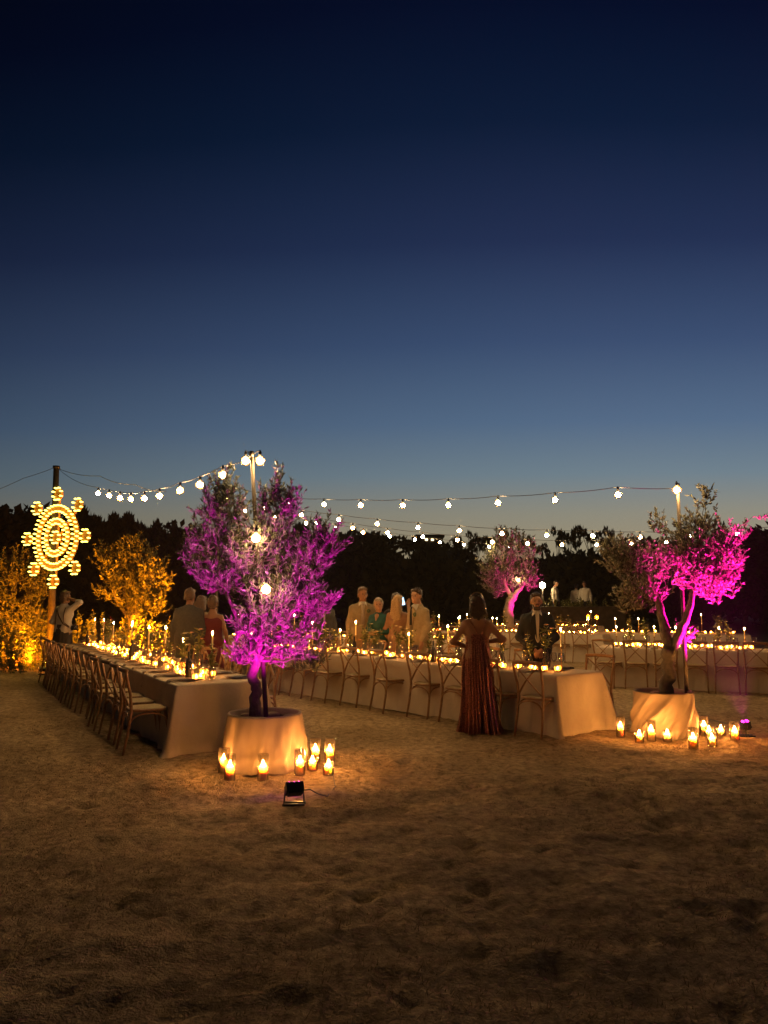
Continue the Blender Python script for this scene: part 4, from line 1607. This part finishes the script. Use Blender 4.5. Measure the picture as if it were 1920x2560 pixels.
# pale paper bags standing by the shrubs
for i, (px, py) in enumerate(((64, 1662), (95, 1655), (40, 1664))):
    p = on_ground(px, py)
    m = MB()
    h, w = .34 - .05 * i, .2
    V = []
    for z, k in ((0, 1), (h * .5, 1.04), (h, .98)):
        for a, b in ((-1, -.6), (1, -.6), (1, .6), (-1, .6)):
            V.append((a * w / 2 * k, b * w / 2 * k + .01 * math.sin(z * 20), z))
    F = [(0, 3, 2, 1)] + [(j * 4 + k, j * 4 + (k + 1) % 4, j * 4 + 4 + (k + 1) % 4, j * 4 + 4 + k) for j in range(2) for k in range(4)]
    o = put('paper_lantern_bag', m.add(V, F).mesh('paper_lantern_bag', False), M['paper'], None, p, i * .5)
    tag(o, f'pale paper bag standing open by the amber shrubs, {ordinal(i)} of three', 'bag', 'paper bags')

# ------------------------------------------------------------------ people
def surface(prims, res=.012, name='body', wr=0.0, wl=.09, seed=0):
    """Closed smooth surface round a blend of tapered capsules and ellipsoids (surface nets).
    prims: ('c', a, b, ra, rb, k) or ('e', centre, radii, k)."""
    lo, hi = np.full(3, 9.0), np.full(3, -9.0)
    for p in prims:
        if p[0] == 'c':
            r = max(p[3], p[4])
            for q in (p[1], p[2]):
                lo = np.minimum(lo, np.array(q) - r)
                hi = np.maximum(hi, np.array(q) + r)
        else:
            lo = np.minimum(lo, np.array(p[1]) - max(p[2]))
            hi = np.maximum(hi, np.array(p[1]) + max(p[2]))
    lo -= .04
    hi += .04
    n = np.ceil((hi - lo) / res).astype(int) + 1
    ax = [lo[i] + res * np.arange(n[i]) for i in range(3)]
    D = np.full(tuple(n), 1.0)
    for p in prims:
        if p[0] == 'c':
            a, b, ra, rb, k = np.array(p[1], float), np.array(p[2], float), p[3], p[4], p[5]
            r = max(ra, rb)
            l, h = np.minimum(a, b) - r - k - .02, np.maximum(a, b) + r + k + .02
        else:
            c, rr, k = np.array(p[1], float), np.array(p[2], float), p[3]
            l, h = c - max(rr) - k - .02, c + max(rr) + k + .02
        i0 = np.maximum(0, np.floor((l - lo) / res).astype(int))
        i1 = np.minimum(n, np.ceil((h - lo) / res).astype(int) + 1)
        sl = tuple(slice(i0[i], i1[i]) for i in range(3))
        X, Y, Z = np.meshgrid(*(ax[i][sl[i]] for i in range(3)), indexing='ij')
        Q = np.stack([X, Y, Z], -1)
        if p[0] == 'c':
            ab = b - a
            t = np.clip(((Q - a) @ ab) / (ab @ ab + 1e-12), 0, 1)
            d = np.linalg.norm(Q - a - t[..., None] * ab, axis=-1) - (ra + (rb - ra) * t)
        else:
            q = Q - c
            k0 = np.linalg.norm(q / rr, axis=-1)
            k1 = np.linalg.norm(q / (rr * rr), axis=-1) + 1e-9
            d = k0 * (k0 - 1) / k1
        o = D[sl]
        hh = np.maximum(k - np.abs(o - d), 0) / max(k, 1e-6)
        D[sl] = np.minimum(o, d) - hh * hh * k * .25
    inside = D < 0
    cells = np.zeros(tuple(n - 1), int)
    for dx in (0, 1):
        for dy in (0, 1):
            for dz in (0, 1):
                cells += inside[dx:n[0] - 1 + dx, dy:n[1] - 1 + dy, dz:n[2] - 1 + dz]
    act = (cells > 0) & (cells < 8)
    idx = -np.ones(act.shape, int)
    ijk = np.argwhere(act)
    idx[act] = np.arange(len(ijk))
    acc = np.zeros((len(ijk), 3))
    cnt = np.zeros(len(ijk))
    corners = [(x, y, z) for x in (0, 1) for y in (0, 1) for z in (0, 1)]
    for c0 in corners:
        for axis in range(3):
            if c0[axis]:
                continue
            c1 = list(c0)
            c1[axis] = 1
            d0 = D[tuple((ijk + c0).T)]
            d1 = D[tuple((ijk + c1).T)]
            cr = (d0 < 0) != (d1 < 0)
            t = np.where(cr, d0 / np.where(np.abs(d0 - d1) < 1e-12, 1, d0 - d1), 0)
            pt = np.array(c0, float)[None, :].repeat(len(ijk), 0)
            pt[:, axis] += t
            acc[cr] += pt[cr]
            cnt[cr] += 1
    V = lo + res * (ijk + acc / np.maximum(cnt, 1)[:, None])
    F = []
    for axis in range(3):
        o1, o2 = [(1, 2), (2, 0), (0, 1)][axis]
        s0 = [slice(1, n[i] - 1) for i in range(3)]
        s0[axis] = slice(0, n[axis] - 1)
        s1 = list(s0)
        s1[axis] = slice(1, n[axis])
        a, b = inside[tuple(s0)], inside[tuple(s1)]
        e = np.argwhere(a != b)
        if not len(e):
            continue
        e2 = e + np.array([0 if i == axis else 1 for i in range(3)])
        flip = a[tuple(e.T)]
        q = []
        for (u, v) in ((0, 0), (-1, 0), (-1, -1), (0, -1)):
            s = np.zeros(3, int)
            s[o1], s[o2] = u, v
            q.append(idx[tuple((e2 + s).T)])
        Q = np.stack(q, -1)
        Q[~flip] = Q[~flip][:, ::-1]
        F.append(Q)
    if wr:
        rs = np.random.RandomState(len(prims) + seed)
        dsp = np.zeros_like(V)
        for k in range(10):
            q = unit(rs.normal(size=3) * np.array([1, 1, 1.3])) * 2 * math.pi / (wl * rs.uniform(.6, 1.8))
            dsp += np.sin(V @ q + rs.uniform(0, 6.28))[:, None] * unit(rs.normal(size=3)) * wr / 2.2
        V = V + dsp
    return np_mesh(name, V, np.concatenate(F))


def hand_prims(w, d, palm, side):
    """Palm and five fingers from wrist w, pointing along d, palm normal towards `palm`."""
    w, d = np.array(w, float), unit(np.array(d, float))
    s = unit(np.cross(d, np.array(palm, float)))
    pn = np.cross(s, d)
    out = [('c', w, w + d * .075, .026, .03, .02), ('c', w + d * .05 - s * .018, w + d * .085 - s * .02, .016, .014, .02), ('c', w + d * .05 + s * .018, w + d * .085 + s * .02, .016, .014, .02)]
    for i, (o, l) in enumerate(((-.027, .055), (-.009, .068), (.009, .072), (.027, .062))):
        a = w + d * .085 + s * o
        b = a + d * l * .55 + pn * .01
        c = b + d * l * .4 + pn * .022
        out += [('c', a, b, .0095, .0085, .004), ('c', b, c, .0085, .0075, .004)]
    a = w + d * .03 + s * .025 * side
    b = a + d * .03 + s * .025 * side + pn * .015
    out += [('c', a, b, .012, .01, .01), ('c', b, b + d * .032 + pn * .008, .01, .008, .004)]
    return out


def rotz_pts(p, yaw, c):
    x, y = p[0] - c[0], p[1] - c[1]
    return np.array((c[0] + x * math.cos(yaw) - y * math.sin(yaw), c[1] + x * math.sin(yaw) + y * math.cos(yaw), p[2]))


class Figure:
    """A person 1.75 m tall in local space, facing +Y, right hand on +X. Arms: (elbow, wrist, hand direction, palm)."""

    count = 0

    def __init__(s, label, loc, face, H, skin, arms, yaw=0.0, nod=0.0, female=False, res=.010, legs=None):
        s.root = thing('person', label, 'person', loc, math.atan2(-face[0], face[1]))
        s.root.scale = (H / 1.75,) * 3
        Figure.count += 1
        lr = random.Random(Figure.count)
        s.root.rotation_euler = (lr.uniform(-.035, .02), lr.uniform(-.035, .035), s.root.rotation_euler[2])
        s.f = female
        s.sw = .15 if female else .168
        s.hw = .095 if female else .085
        s.arms = arms
        s.yaw, s.nod = yaw, nod
        s.hc = np.array((0, .015 + nod * .06, 1.635 - nod * .012))
        s.legs = legs or {1: ((.10, .02, .52), (.11, -.01, .09)), -1: ((-.10, .02, .52), (-.11, -.01, .09))}
        pr = s.torso(0) + s.limb_arms(0) + s.limb_legs(0) + s.head()
        for sd in (1, -1):
            e, w, d, pm = arms[sd]
            pr += hand_prims(w, d, pm, -sd)
            k, a = s.legs[sd]
            a = np.array(a)
            pr += [('c', a + (0, -.03, -.05), a + (0, .13, -.065), .035, .025, .02)]
        s.body = put('body', surface(pr, res, 'body'), M[skin], s.root)
        hc = s.hc
        em = MB()
        for sx in (-1, 1):
            p = rotz_pts(hc + (sx * .031, .083, .004), yaw, hc)
            em.ball(p, .0105, 8, 6)
        put('eyes', em.mesh('eyes'), M['hair_dark'], s.root)
        m = MB()
        pts = [rotz_pts(hc + (x, .09 - abs(x) * .35, -.066), yaw, hc) for x in (-.024, -.012, 0, .012, .024)]
        m.tube(pts, [.003, .0055, .006, .0055, .003], 5)
        put('mouth', m.mesh('mouth'), M['petal_c'], s.root)

    def head(s):
        hc, yw = s.hc, s.yaw
        R = lambda x, y, z: rotz_pts(hc + np.array((x, y, z)), yw, hc)
        out = [('c', (0, -.02, 1.42), (0, .0 + s.nod * .04, 1.56), .056, .052, .05),
               ('e', R(0, -.012, .025), (.077, .094, .098), .02), ('e', R(0, .02, -.03), (.062, .072, .085), .03),
               ('c', R(-.022, .055, -.098), R(.022, .055, -.098), .026, .026, .03),
               ('c', R(0, .085, .012), R(0, .105, -.022), .010, .015, .012), ('c', R(-.035, .072, .03), R(.035, .072, .03), .018, .018, .02),
               ('c', R(-.02, .08, -.066), R(.02, .08, -.066), .012, .012, .012)]
        for sx in (-1, 1):
            out.append(('e', R(sx * .08, -.008, -.012), (.013, .024, .034), .008))
        return out

    def torso(s, g, top=1.40, bottom=.92, chest=1.0):
        sw, f = s.sw, s.f
        o = [('c', (-.06, -.005, .95), (.06, -.005, .95), .115 + g, .115 + g, .05),
             ('c', (-.05, 0, .98), (-.06, 0, 1.22), .10 + g, (.085 if f else .1) + g, .05), ('c', (.05, 0, .98), (.06, 0, 1.22), .10 + g, (.085 if f else .1) + g, .05),
             ('c', (-.085, .005, 1.29), (.085, .005, 1.29), .098 + g, .098 + g, .06),
             ('c', (-sw + .015, -.01, 1.365), (0, -.01, 1.40), .054 + g, .062 + g, .05), ('c', (sw - .015, -.01, 1.365), (0, -.01, 1.40), .054 + g, .062 + g, .05), ('c', (0, -.015, 1.38), (0, -.015, 1.46), .066 + g, .05 + g * .5, .05)]
        if f:
            o += [('e', (-.068, .075, 1.27), (.06 + g, .06 + g, .06 + g), .04), ('e', (.068, .075, 1.27), (.06 + g, .06 + g, .06 + g), .04)]
        return o

    def limb_arms(s, g, upto=1.0, taper=1.0):
        o = []
        for sd in (1, -1):
            e, w, d, pm = s.arms[sd]
            sh = np.array((sd * s.sw, -.01, 1.36))
            e, w = np.array(e, float), np.array(w, float)
            k = .92 if s.f else 1
            o.append(('c', sh, e, .052 * k + g, .04 * k + g, .04))
            if upto > .5:
                q = e + (w - e) * min(1, (upto - .5) * 2)
                o.append(('c', e, q, .041 * k + g, .028 * k + g * taper, .02))
        return o

    def limb_legs(s, g):
        o = []
        for sd in (1, -1):
            k, a = s.legs[sd]
            o += [('c', (sd * s.hw, 0, .92), k, .088 + g, .058 + g, .05), ('c', k, a, .058 + g, .038 + g * 1.2, .03)]
        return o

    def wear(s, name, prims, material, res=.013):
        h = name == 'hair'
        wr = .0035 if h else (.003 if name in ('jacket', 'dress', 'trousers') else 0)
        Figure.count += 1
        return put(name, surface(prims, res, name, wr, .035 if h else .10, Figure.count), M[material], s.root)

    def jacket(s, material, hem=.80, open_=True):
        g = .024
        pr = s.torso(g) + s.limb_arms(.017, .97, 1.0)
        pr += [('c', (-.07, 0, 1.15), (-.085, .0, hem + .12), .118, .125, .05), ('c', (.07, 0, 1.15), (.085, .0, hem + .12), .118, .125, .05), ('c', (0, .005, 1.0), (0, .005, hem + .12), .12, .125, .05)]
        s.wear('jacket', pr, material)
        lp = MB()
        for sx in (-1, 1):
            V = [(sx * .03, .142, 1.45), (sx * .085, .135, 1.40), (sx * .105, .14, 1.31), (sx * .07, .15, 1.29), (sx * .014, .158, 1.06), (sx * .018, .148, 1.2)]
            V = [(x, y + .006, z) for x, y, z in V] + [(x, y - .02, z) for x, y, z in V]
            n = 6
            F = [tuple(range(n)), tuple(range(2 * n - 1, n - 1, -1))] + [(k, k + n, (k + 1) % n + n, (k + 1) % n) for k in range(n)]
            lp.add(V, F)
        put('lapel', lp.mesh('lapel', False), M[material], s.root)

    def shirt_front(s, low=1.12, tie=None):
        s.wear('shirt', [('c', (0, .055, 1.43), (0, .066, 1.34), .074, .08, .03), ('c', (0, .066, 1.34), (0, .10, low), .08, .045, .03), ('c', (0, -.005, 1.44), (0, .0, 1.485), .062, .06, .02)], 'white_cloth')
        if tie:
            m = MB()
            m.tube([(0, .128, 1.455), (0, .146, 1.42), (0, .158, 1.3), (0, .158, low)], [.017, .014, .022, .026], 8, flat=(1.2, .5))
            put('tie', m.mesh('tie'), M[tie], s.root)

    def trousers(s, material):
        pr = [('c', (-.06, -.005, .93), (.06, -.005, .93), .128, .128, .05)]
        for sd in (1, -1):
            k, a = s.legs[sd]
            a = np.array(a)
            pr += [('c', (sd * s.hw, 0, .92), k, .102, .078, .05), ('c', k, a + (0, 0, -.03), .078, .062, .03)]
        s.wear('trousers', pr, material)
        sh = []
        for sd in (1, -1):
            a = np.array(s.legs[sd][1])
            sh += [('c', a + (0, -.045, -.05), a + (0, .15, -.062), .044, .032, .02)]
        s.wear('shoes', sh, 'black_plastic')

    def hair(s, material, style='short'):
        hc, yw = s.hc, s.yaw
        R = lambda x, y, z: rotz_pts(hc + np.array((x, y, z)), yw, hc)
        pr = [('e', R(0, -.03, .042), (.086, .092, .098), .02), ('c', R(-.05, .045, .092), R(.05, .045, .092), .026, .026, .03)]
        if style == 'short':
            pr += [('c', R(-.065, -.03, -.01), R(-.06, -.07, -.05), .022, .02, .03), ('c', R(.065, -.03, -.01), R(.06, -.07, -.05), .022, .02, .03), ('c', R(-.03, -.085, -.04), R(.03, -.085, -.04), .022, .022, .03)]
        elif style == 'bob':
            pr += [('c', R(sx * .066, -.01, .02), R(sx * .066, -.02, -.06), .032, .026, .03) for sx in (-1, 1)]
            pr += [('c', R(-.04, -.085, .0), R(-.035, -.085, -.08), .04, .034, .04), ('c', R(.04, -.085, .0), R(.035, -.085, -.08), .04, .034, .04)]
        else:
            end = {'long': -.36, 'mid': -.2}[style]
            for x in (-.06, -.03, 0, .03, .06):
                pr.append(('c', R(x, -.08, .0), R(x * 1.5, -.115 + abs(x) * .2, end + abs(x)), .04, .03, .03))
            pr += [('c', R(sx * .07, -.01, .03), R(sx * .085, -.04, -.17), .026, .022, .03) for sx in (-1, 1)]
        return s.wear('hair', pr, material, .010)


def pleated(name, rows, material, root, n=150, pleats=34, amp=.5, slit=None, seed=0, sway=0.0):
    """Skirt or dress body lofted through (z, rx, ry, cy, pleat depth)."""
    rs = np.random.RandomState(seed)
    ph = rs.uniform(0, 6.28, 4)
    V, F = [], []
    for (z, rx, ry, cy_, pd) in rows:
        for k in range(n):
            a = 2 * math.pi * k / n
            p = math.sin(pleats * a + ph[0]) * .6 + math.sin(pleats * .47 * a + ph[1]) * .5 + math.sin(9 * a + ph[2]) * .6
            d = pd * p * (1 + .7 * math.sin(3 * a + ph[3]))
            d += pd * .8 * math.sin(pleats * 1.63 * a + 4 * z + ph[1])
            if slit is not None:
                w = (a - slit + math.pi) % (2 * math.pi) - math.pi
                d -= pd * 7 * math.exp(-(w / .10) ** 2) * (1 if z < .6 else 0) * (0.6 - z) / .6
            sx_ = sway * (1 - z / 1.2) * math.sin(2.2 * z + 1)
            V.append(((rx + d) * math.cos(a) + sx_, cy_ + (ry + d) * math.sin(a), z + .008 * math.sin(5 * a + ph[3]) * (z < .1)))
    for j in range(len(rows) - 1):
        for k in range(n):
            k2 = (k + 1) % n
            F.append((j * n + k, (j + 1) * n + k, (j + 1) * n + k2, j * n + k2))
    return put(name, MB().add(V, F).mesh(name), M[material], root)


def g(px, Y):
    """Ground point below photo column px at depth Y."""
    p = at(px, 1500, Y)
    p.z = 0
    return p


HANG = {sd: ((sd * .235, -.01, 1.12), (sd * .25, .05, .87), (0, .1, -1), (-sd, 0, 0)) for sd in (1, -1)}

# the woman in bronze sequins, seen from behind
w = Figure('woman seen from behind in a long bronze sequin gown, bare back, elbows out', g(1187, 9.72), (-.05, 1), 1.69, 'skin_b',
           {1: ((.335, -.05, 1.175), (.10, .14, 1.13), (-1, .3, .0), (0, -1, 0)), -1: ((-.325, -.06, 1.13), (-.09, .14, 1.06), (1, .3, 0), (0, -1, 0))}, female=True, nod=.4)
w.hair('hair_dark', 'mid')
rows = [(1.235, .150, .125, .012, .001), (1.20, .152, .128, .012, .002), (1.12, .142, .118, .0, .004), (1.06, .150, .126, -.004, .006), (.92, .178, .155, -.01, .008), (.75, .192, .170, -.01, .010),
        (.5, .205, .18, -.01, .012), (.25, .225, .20, -.015, .016), (.1, .243, .22, -.02, .021), (.012, .26, .24, -.03, .027)]
full = []
for i in range(len(rows) - 1):
    for k in range(4):
        f = k / 4
        full.append(tuple(rows[i][j] * (1 - f) + rows[i + 1][j] * f for j in range(5)))
full.append(rows[-1])
pleated('gown', full, 'sequin', w.root, 260, 21, slit=-math.pi / 2 + .05, seed=3, sway=.03)
st = MB()
for sx, x2 in ((-1, .03), (1, .05)):
    st.tube([(sx * .10, .10, 1.30), (sx * .115, .03, 1.435), (sx * .10, -.075, 1.40), (x2 * sx + .0, -.118, 1.28), (x2 * sx * .8, -.126, 1.22)], .0055, 5)
put('strap', st.mesh('strap'), M['sequin'], w.root)
hb = MB()
hb.tube([(.092 * math.sin(a) + w.hc[0], w.hc[1] - .02, w.hc[2] + .036 + .112 * math.cos(a)) for a in np.linspace(-1.75, 1.75, 17)], .007, 6)
put('headband', hb.mesh('headband'), M['brass'], w.root)

# the waiter
w = Figure('bearded waiter in a black jacket and open white shirt, hands clasped before him', g(1341, 11.35), (-.12, -1), 1.72, 'skin_b',
           {1: ((.265, .02, 1.10), (.06, .20, .93), (-.6, .3, -.6), (0, -1, -.2)), -1: ((-.265, .02, 1.10), (-.05, .215, .935), (.6, .3, -.6), (0, -1, -.2))}, nod=.5)
w.hair('hair_dark')
w.jacket('black_cloth')
w.shirt_front(.98)
w.trousers('black_cloth')
R = w.hc
w.wear('beard', [('c', R + (-.05, .04, -.06), R + (-.025, .072, -.105), .02, .024, .03), ('c', R + (.05, .04, -.06), R + (.025, .072, -.105), .02, .024, .03), ('c', R + (-.025, .075, -.108), R + (.025, .075, -.108), .026, .026, .02),
                 ('c', R + (-.022, .1, -.05), R + (.022, .1, -.05), .007, .007, .01)], 'hair_dark', .008)

# the group behind the table
w = Figure('man in a beige suit with a boutonniere, looking down at the table', g(905, 14.7), (.1, -1), 1.86, 'skin_b', HANG, yaw=.25, nod=1.2)
w.hair('hair_brown')
w.jacket('beige_cloth')
w.shirt_front(1.1, 'napkin')
w.trousers('beige_cloth')
bt = MB()
for k in range(7):
    a = k * .9
    bt.ball((-.10 + .022 * math.cos(a), .150, 1.33 + .022 * math.sin(a)), .014, 7, 5)
put('boutonniere', bt.mesh('boutonniere'), M['stem'], w.root)

w = Figure('older woman with short grey hair in a teal dress, arms folded', g(948, 14.3), (-.5, -1), 1.64, 'skin',
           {1: ((.23, .03, 1.12), (.02, .17, 1.10), (-1, .1, 0), (0, -1, 0)), -1: ((-.23, .03, 1.12), (-.02, .19, 1.09), (1, .1, 0), (0, -1, 0))}, yaw=.5, female=True)
w.hair('hair_grey', 'bob')
w.wear('dress', w.torso(.02) + w.limb_arms(.02, .9), 'teal_cloth')
pleated('skirt', [(1.05, .145, .13, 0, .002), (.9, .17, .15, 0, .004), (.6, .2, .18, 0, .008), (.3, .23, .21, 0, .012)], 'teal_cloth', w.root, 90, 14, seed=4)
w.wear('neckline', [('c', (0, .085, 1.42), (0, .125, 1.33), .045, .012, .02)], 'skin')

w = Figure('woman with long fair hair in a peach dress, seen from behind', g(993, 14.15), (.25, 1), 1.69, 'skin', HANG, yaw=-.3, female=True)
w.hair('hair_blond', 'long')
w.wear('dress', w.torso(.018) + w.limb_arms(.018, .95), 'peach_cloth')
pleated('skirt', [(1.05, .14, .125, 0, .002), (.9, .17, .15, 0, .005), (.6, .2, .18, 0, .01), (.1, .25, .23, 0, .015)], 'peach_cloth', w.root, 90, 14, seed=5)

w = Figure('dark-haired guest holding up a phone behind the fair-haired woman', g(984, 14.9), (.2, 1), 1.74, 'skin',
           {1: ((.27, .10, 1.25), (.20, .27, 1.50), (0, .2, 1), (0, -1, 0)), -1: HANG[-1]}, female=True)
w.hair('hair_dark', 'bob')
w.wear('dress', w.torso(.02) + w.limb_arms(.016, .6), 'dark_skirt')
w.trousers('dark_skirt')
ph = thing('phone', 'glowing phone held up by the dark-haired guest', 'phone', at(1006, 1503, 14.5), .25)
m = MB()
m.box((0, 0, 0), (.078, .009, .155))
put('case', m.mesh('case', False), M['black_plastic'], ph)
m = MB()
m.box((0, -.0062, 0), (.070, .002, .145))
put('screen', m.mesh('screen', False), M['screen'], ph)
ph.rotation_euler = (.15, -.25, .05)

w = Figure('young dark-haired man in a cream jacket, turned in profile', g(1046, 13.65), (-.75, -.55), 1.81, 'skin', {1: ((.24, .0, 1.12), (.23, .06, .88), (0, .1, -1), (-1, 0, 0)), -1: ((-.24, -.02, 1.12), (-.22, .10, .90), (0, .2, -1), (1, 0, 0))}, yaw=.35, nod=.3)
w.hair('hair_dark')
w.jacket('cream_cloth', .74)
w.shirt_front(1.15, 'black_cloth')
w.trousers('cream_cloth')
bt = MB()
for k in range(7):
    a = k * .9
    bt.ball((-.10 + .025 * math.cos(a), .150, 1.33 + .025 * math.sin(a)), .016, 7, 5)
put('boutonniere', bt.mesh('boutonniere'), M['stem'], w.root)

w = Figure('guest in a dark suit glimpsed through the violet leaves', g(808, 15.6), (.3, -1), 1.76, 'skin', HANG, yaw=-.3)
w.hair('hair_brown')
w.jacket('grey_cloth')
w.shirt_front(1.1)
w.trousers('grey_cloth')

# by the long table, half hidden by the violet tree
w = Figure('man in a grey suit seen from behind beside the long table', g(468, 13.1), (-.1, 1), 1.80, 'skin_b', HANG, yaw=-.3)
w.hair('hair_brown')
w.jacket('grey_cloth', .74)
w.trousers('grey_cloth')
w = Figure('guest in a long cream dress between the grey suit and the red dress', g(502, 13.9), (.2, 1), 1.68, 'skin', HANG, female=True)
w.hair('hair_brown', 'mid')
w.wear('dress', w.torso(.018) + w.limb_arms(.016, .6), 'cream_cloth')
pleated('skirt', [(1.05, .14, .125, 0, .002), (.9, .17, .15, 0, .005), (.6, .2, .18, 0, .01), (.03, .25, .23, 0, .015)], 'cream_cloth', w.root, 90, 14, seed=6)
w = Figure('woman in a low-backed red dress beside the long table', g(538, 13.2), (.1, 1), 1.68, 'skin_b', HANG, female=True)
w.hair('hair_brown', 'bob')
w.wear('dress', [p for p in w.torso(.02)[:4]], 'red_cloth')
pleated('skirt', [(1.05, .14, .125, 0, .002), (.9, .17, .15, 0, .005), (.6, .2, .18, 0, .01), (.03, .27, .25, 0, .015)], 'red_cloth', w.root, 90, 14, seed=7)

# the photographer at the far end
w = Figure('photographer in a white shirt with camera straps, one hand raised to the head', g(160, 16.75), (.35, 1), 1.80, 'skin_b',
           {1: ((.37, .02, 1.52), (.13, -.01, 1.60), (-1, 0, .2), (0, 0, -1)), -1: ((-.26, -.05, 1.12), (-.17, .14, 1.0), (.6, .5, 0), (0, -1, 0))}, female=True)
w.hair('hair_brown', 'bob')
w.wear('shirt', w.torso(.022) + w.limb_arms(.022, .62), 'white_cloth')
pleated('skirt', [(1.06, .15, .135, 0, .002), (.9, .18, .16, 0, .004), (.6, .21, .19, 0, .008), (.05, .27, .25, 0, .012)], 'dark_skirt', w.root, 90, 12, seed=8)
m = MB()
m.tube([(-.11, -.10, 1.41), (-.03, -.135, 1.25), (.10, -.135, 1.08), (.20, -.06, 1.0)], .014, 5, flat=(1, .4))
m.tube([(.11, -.10, 1.41), (.10, -.135, 1.25), (.12, -.13, 1.1), (.2, -.06, 1.02)], .014, 5, flat=(1, .4))
m.tube([(-.11, -.10, 1.41), (-.09, -.135, 1.3), (-.10, -.135, 1.1), (-.13, -.11, 1.0)], .014, 5, flat=(1, .4))
put('camera_strap', m.mesh('camera_strap'), M['strap'], w.root)
k = thing('camera', 'black camera hanging at the hip of the photographer', 'camera', g(160, 16.75) + Vector((.27, -.03, 1.02)), .3)
m = MB()
m.box((0, 0, 0), (.14, .06, .10))
m.box((0, 0, .062), (.06, .05, .03))
put('housing', m.mesh('housing', False), M['black_plastic'], k)
m = MB()
m.tube([(0, -.03, 0), (0, -.06, 0), (0, -.12, 0)], [.036, .038, .04], 14)
put('lens', m.mesh('lens'), M['black_plastic'], k)

# ------------------------------------------------------------------ the terrace beyond, and a house on the ridge
def terrace():
    Y = 31.0
    a, b = at(1330, 1560, Y), at(1560, 1560, Y)
    root = thing('garden_wall', 'low dark wall of the terrace behind the waiter', 'wall', (a.x, Y, 0))
    m = MB()
    L = b.x - a.x
    m.box((L / 2, 0, .62), (L, .4, 1.3))
    put('wall', m.mesh('wall', False), M['wall'], root)
    m = MB()
    m.box((L / 2, 0, 1.31), (L + .1, .5, .08))
    put('coping', m.mesh('coping', False), M['wall'], root)
    t = put('terrace', MB().box((a.x + L / 2, Y + 2.7, .35), (L, 5.0, .7)).mesh('terrace', False), M['wall'])
    t['kind'] = 'structure'
    for i, px in enumerate((1362, 1378, 1405, 1420, 1436, 1452, 1470, 1488, 1508, 1530)):
        p = at(px, 1500, Y + .55)
        p.z = .7
        shrub(f'{ordinal(i)} dim shrub along the terrace wall, counting from the smaller olive tree', p, .95, .32, 8, 140 + i, 'terrace shrubs')
    lamp = thing('terrace_lamp', 'bright globe lamp on a post at the terrace edge', 'lamp', (at(1356, 1463, Y + .9).x, Y + .9, .7))
    z = at(1356, 1463, Y + .9).z - .7
    m = MB()
    m.tube([(0, 0, 0), (0, 0, z - .1)], .03, 8)
    put('post', m.mesh('post'), M['iron'], lamp)
    put('globe', MB().ball((0, 0, z), .12, 12, 8).mesh('globe'), M['bulb_far'], lamp)
    for (px, Yp, sc_, fc, lab) in ((1388, Y + 1.6, 1.72, (.7, -.5), 'server in a white shirt stooping on the terrace'), (1466, Y + 2.0, 1.7, (-.5, -1), 'server in a white shirt at the far side of the terrace'),
                                   (1440, Y + 2.6, 1.68, (.5, 1), 'person in pale clothes half hidden by terrace shrubs')):
        p = at(px, 1500, Yp)
        p.z = .7
        f = Figure(lab, p, fc, sc_ if px != 1440 else 1.6, 'skin_b', HANG, res=.016, nod=.8)
        f.hair('hair_dark')
        f.wear('shirt', f.torso(.025) + f.limb_arms(.022, .95), 'white_cloth', .018)
        f.trousers('black_cloth')


terrace()


def house():
    Y = 66
    p = at(1074, 1349, Y)
    root = thing('far_house', 'flat-roofed house with two lit windows in the far trees', 'house', (p.x, Y, 0))
    s = Y / FPX
    top = at(1074, 1341, Y).z
    m = MB()
    m.box((0, 1.5, top / 2 - .1), (60 * s, 3, top - .2))
    put('wall', m.mesh('wall', False), M['wall'], root)
    m = MB()
    m.box((0, 1.3, top), (72 * s, 4, .22))
    put('roof', m.mesh('roof', False), M['roof'], root)
    for px in (1066, 1081):
        q = at(px, 1349, Y)
        m = MB()
        m.box((q.x - p.x, -.03, q.z), (.24, .05, .2))
        put('window', m.mesh('window', False), M['window_light'], root)


house()


# ------------------------------------------------------------------ added air volume standing in for lens glare
def added_haze():
    m = bpy.data.materials.new('glare_haze')
    m.use_nodes = True
    nt = m.node_tree
    for n in list(nt.nodes):
        nt.nodes.remove(n)
    v = nt.nodes.new('ShaderNodeVolumePrincipled')
    v.inputs['Color'].default_value = (.98, .96, .92, 1)
    v.inputs['Density'].default_value = .0004
    v.inputs['Anisotropy'].default_value = 0.0
    o = nt.nodes.new('ShaderNodeOutputMaterial')
    nt.links.new(v.outputs[0], o.inputs['Volume'])
    b = MB()
    b.box((0, 32, 4.2), (140, 84, 10.6))
    h = put('added_haze', b.mesh('added_haze', False), m)
    h['kind'] = 'stuff'
    tag(h, 'added thin mist that lifts the dark treeline and rings the bulbs', 'added_haze')


added_haze()
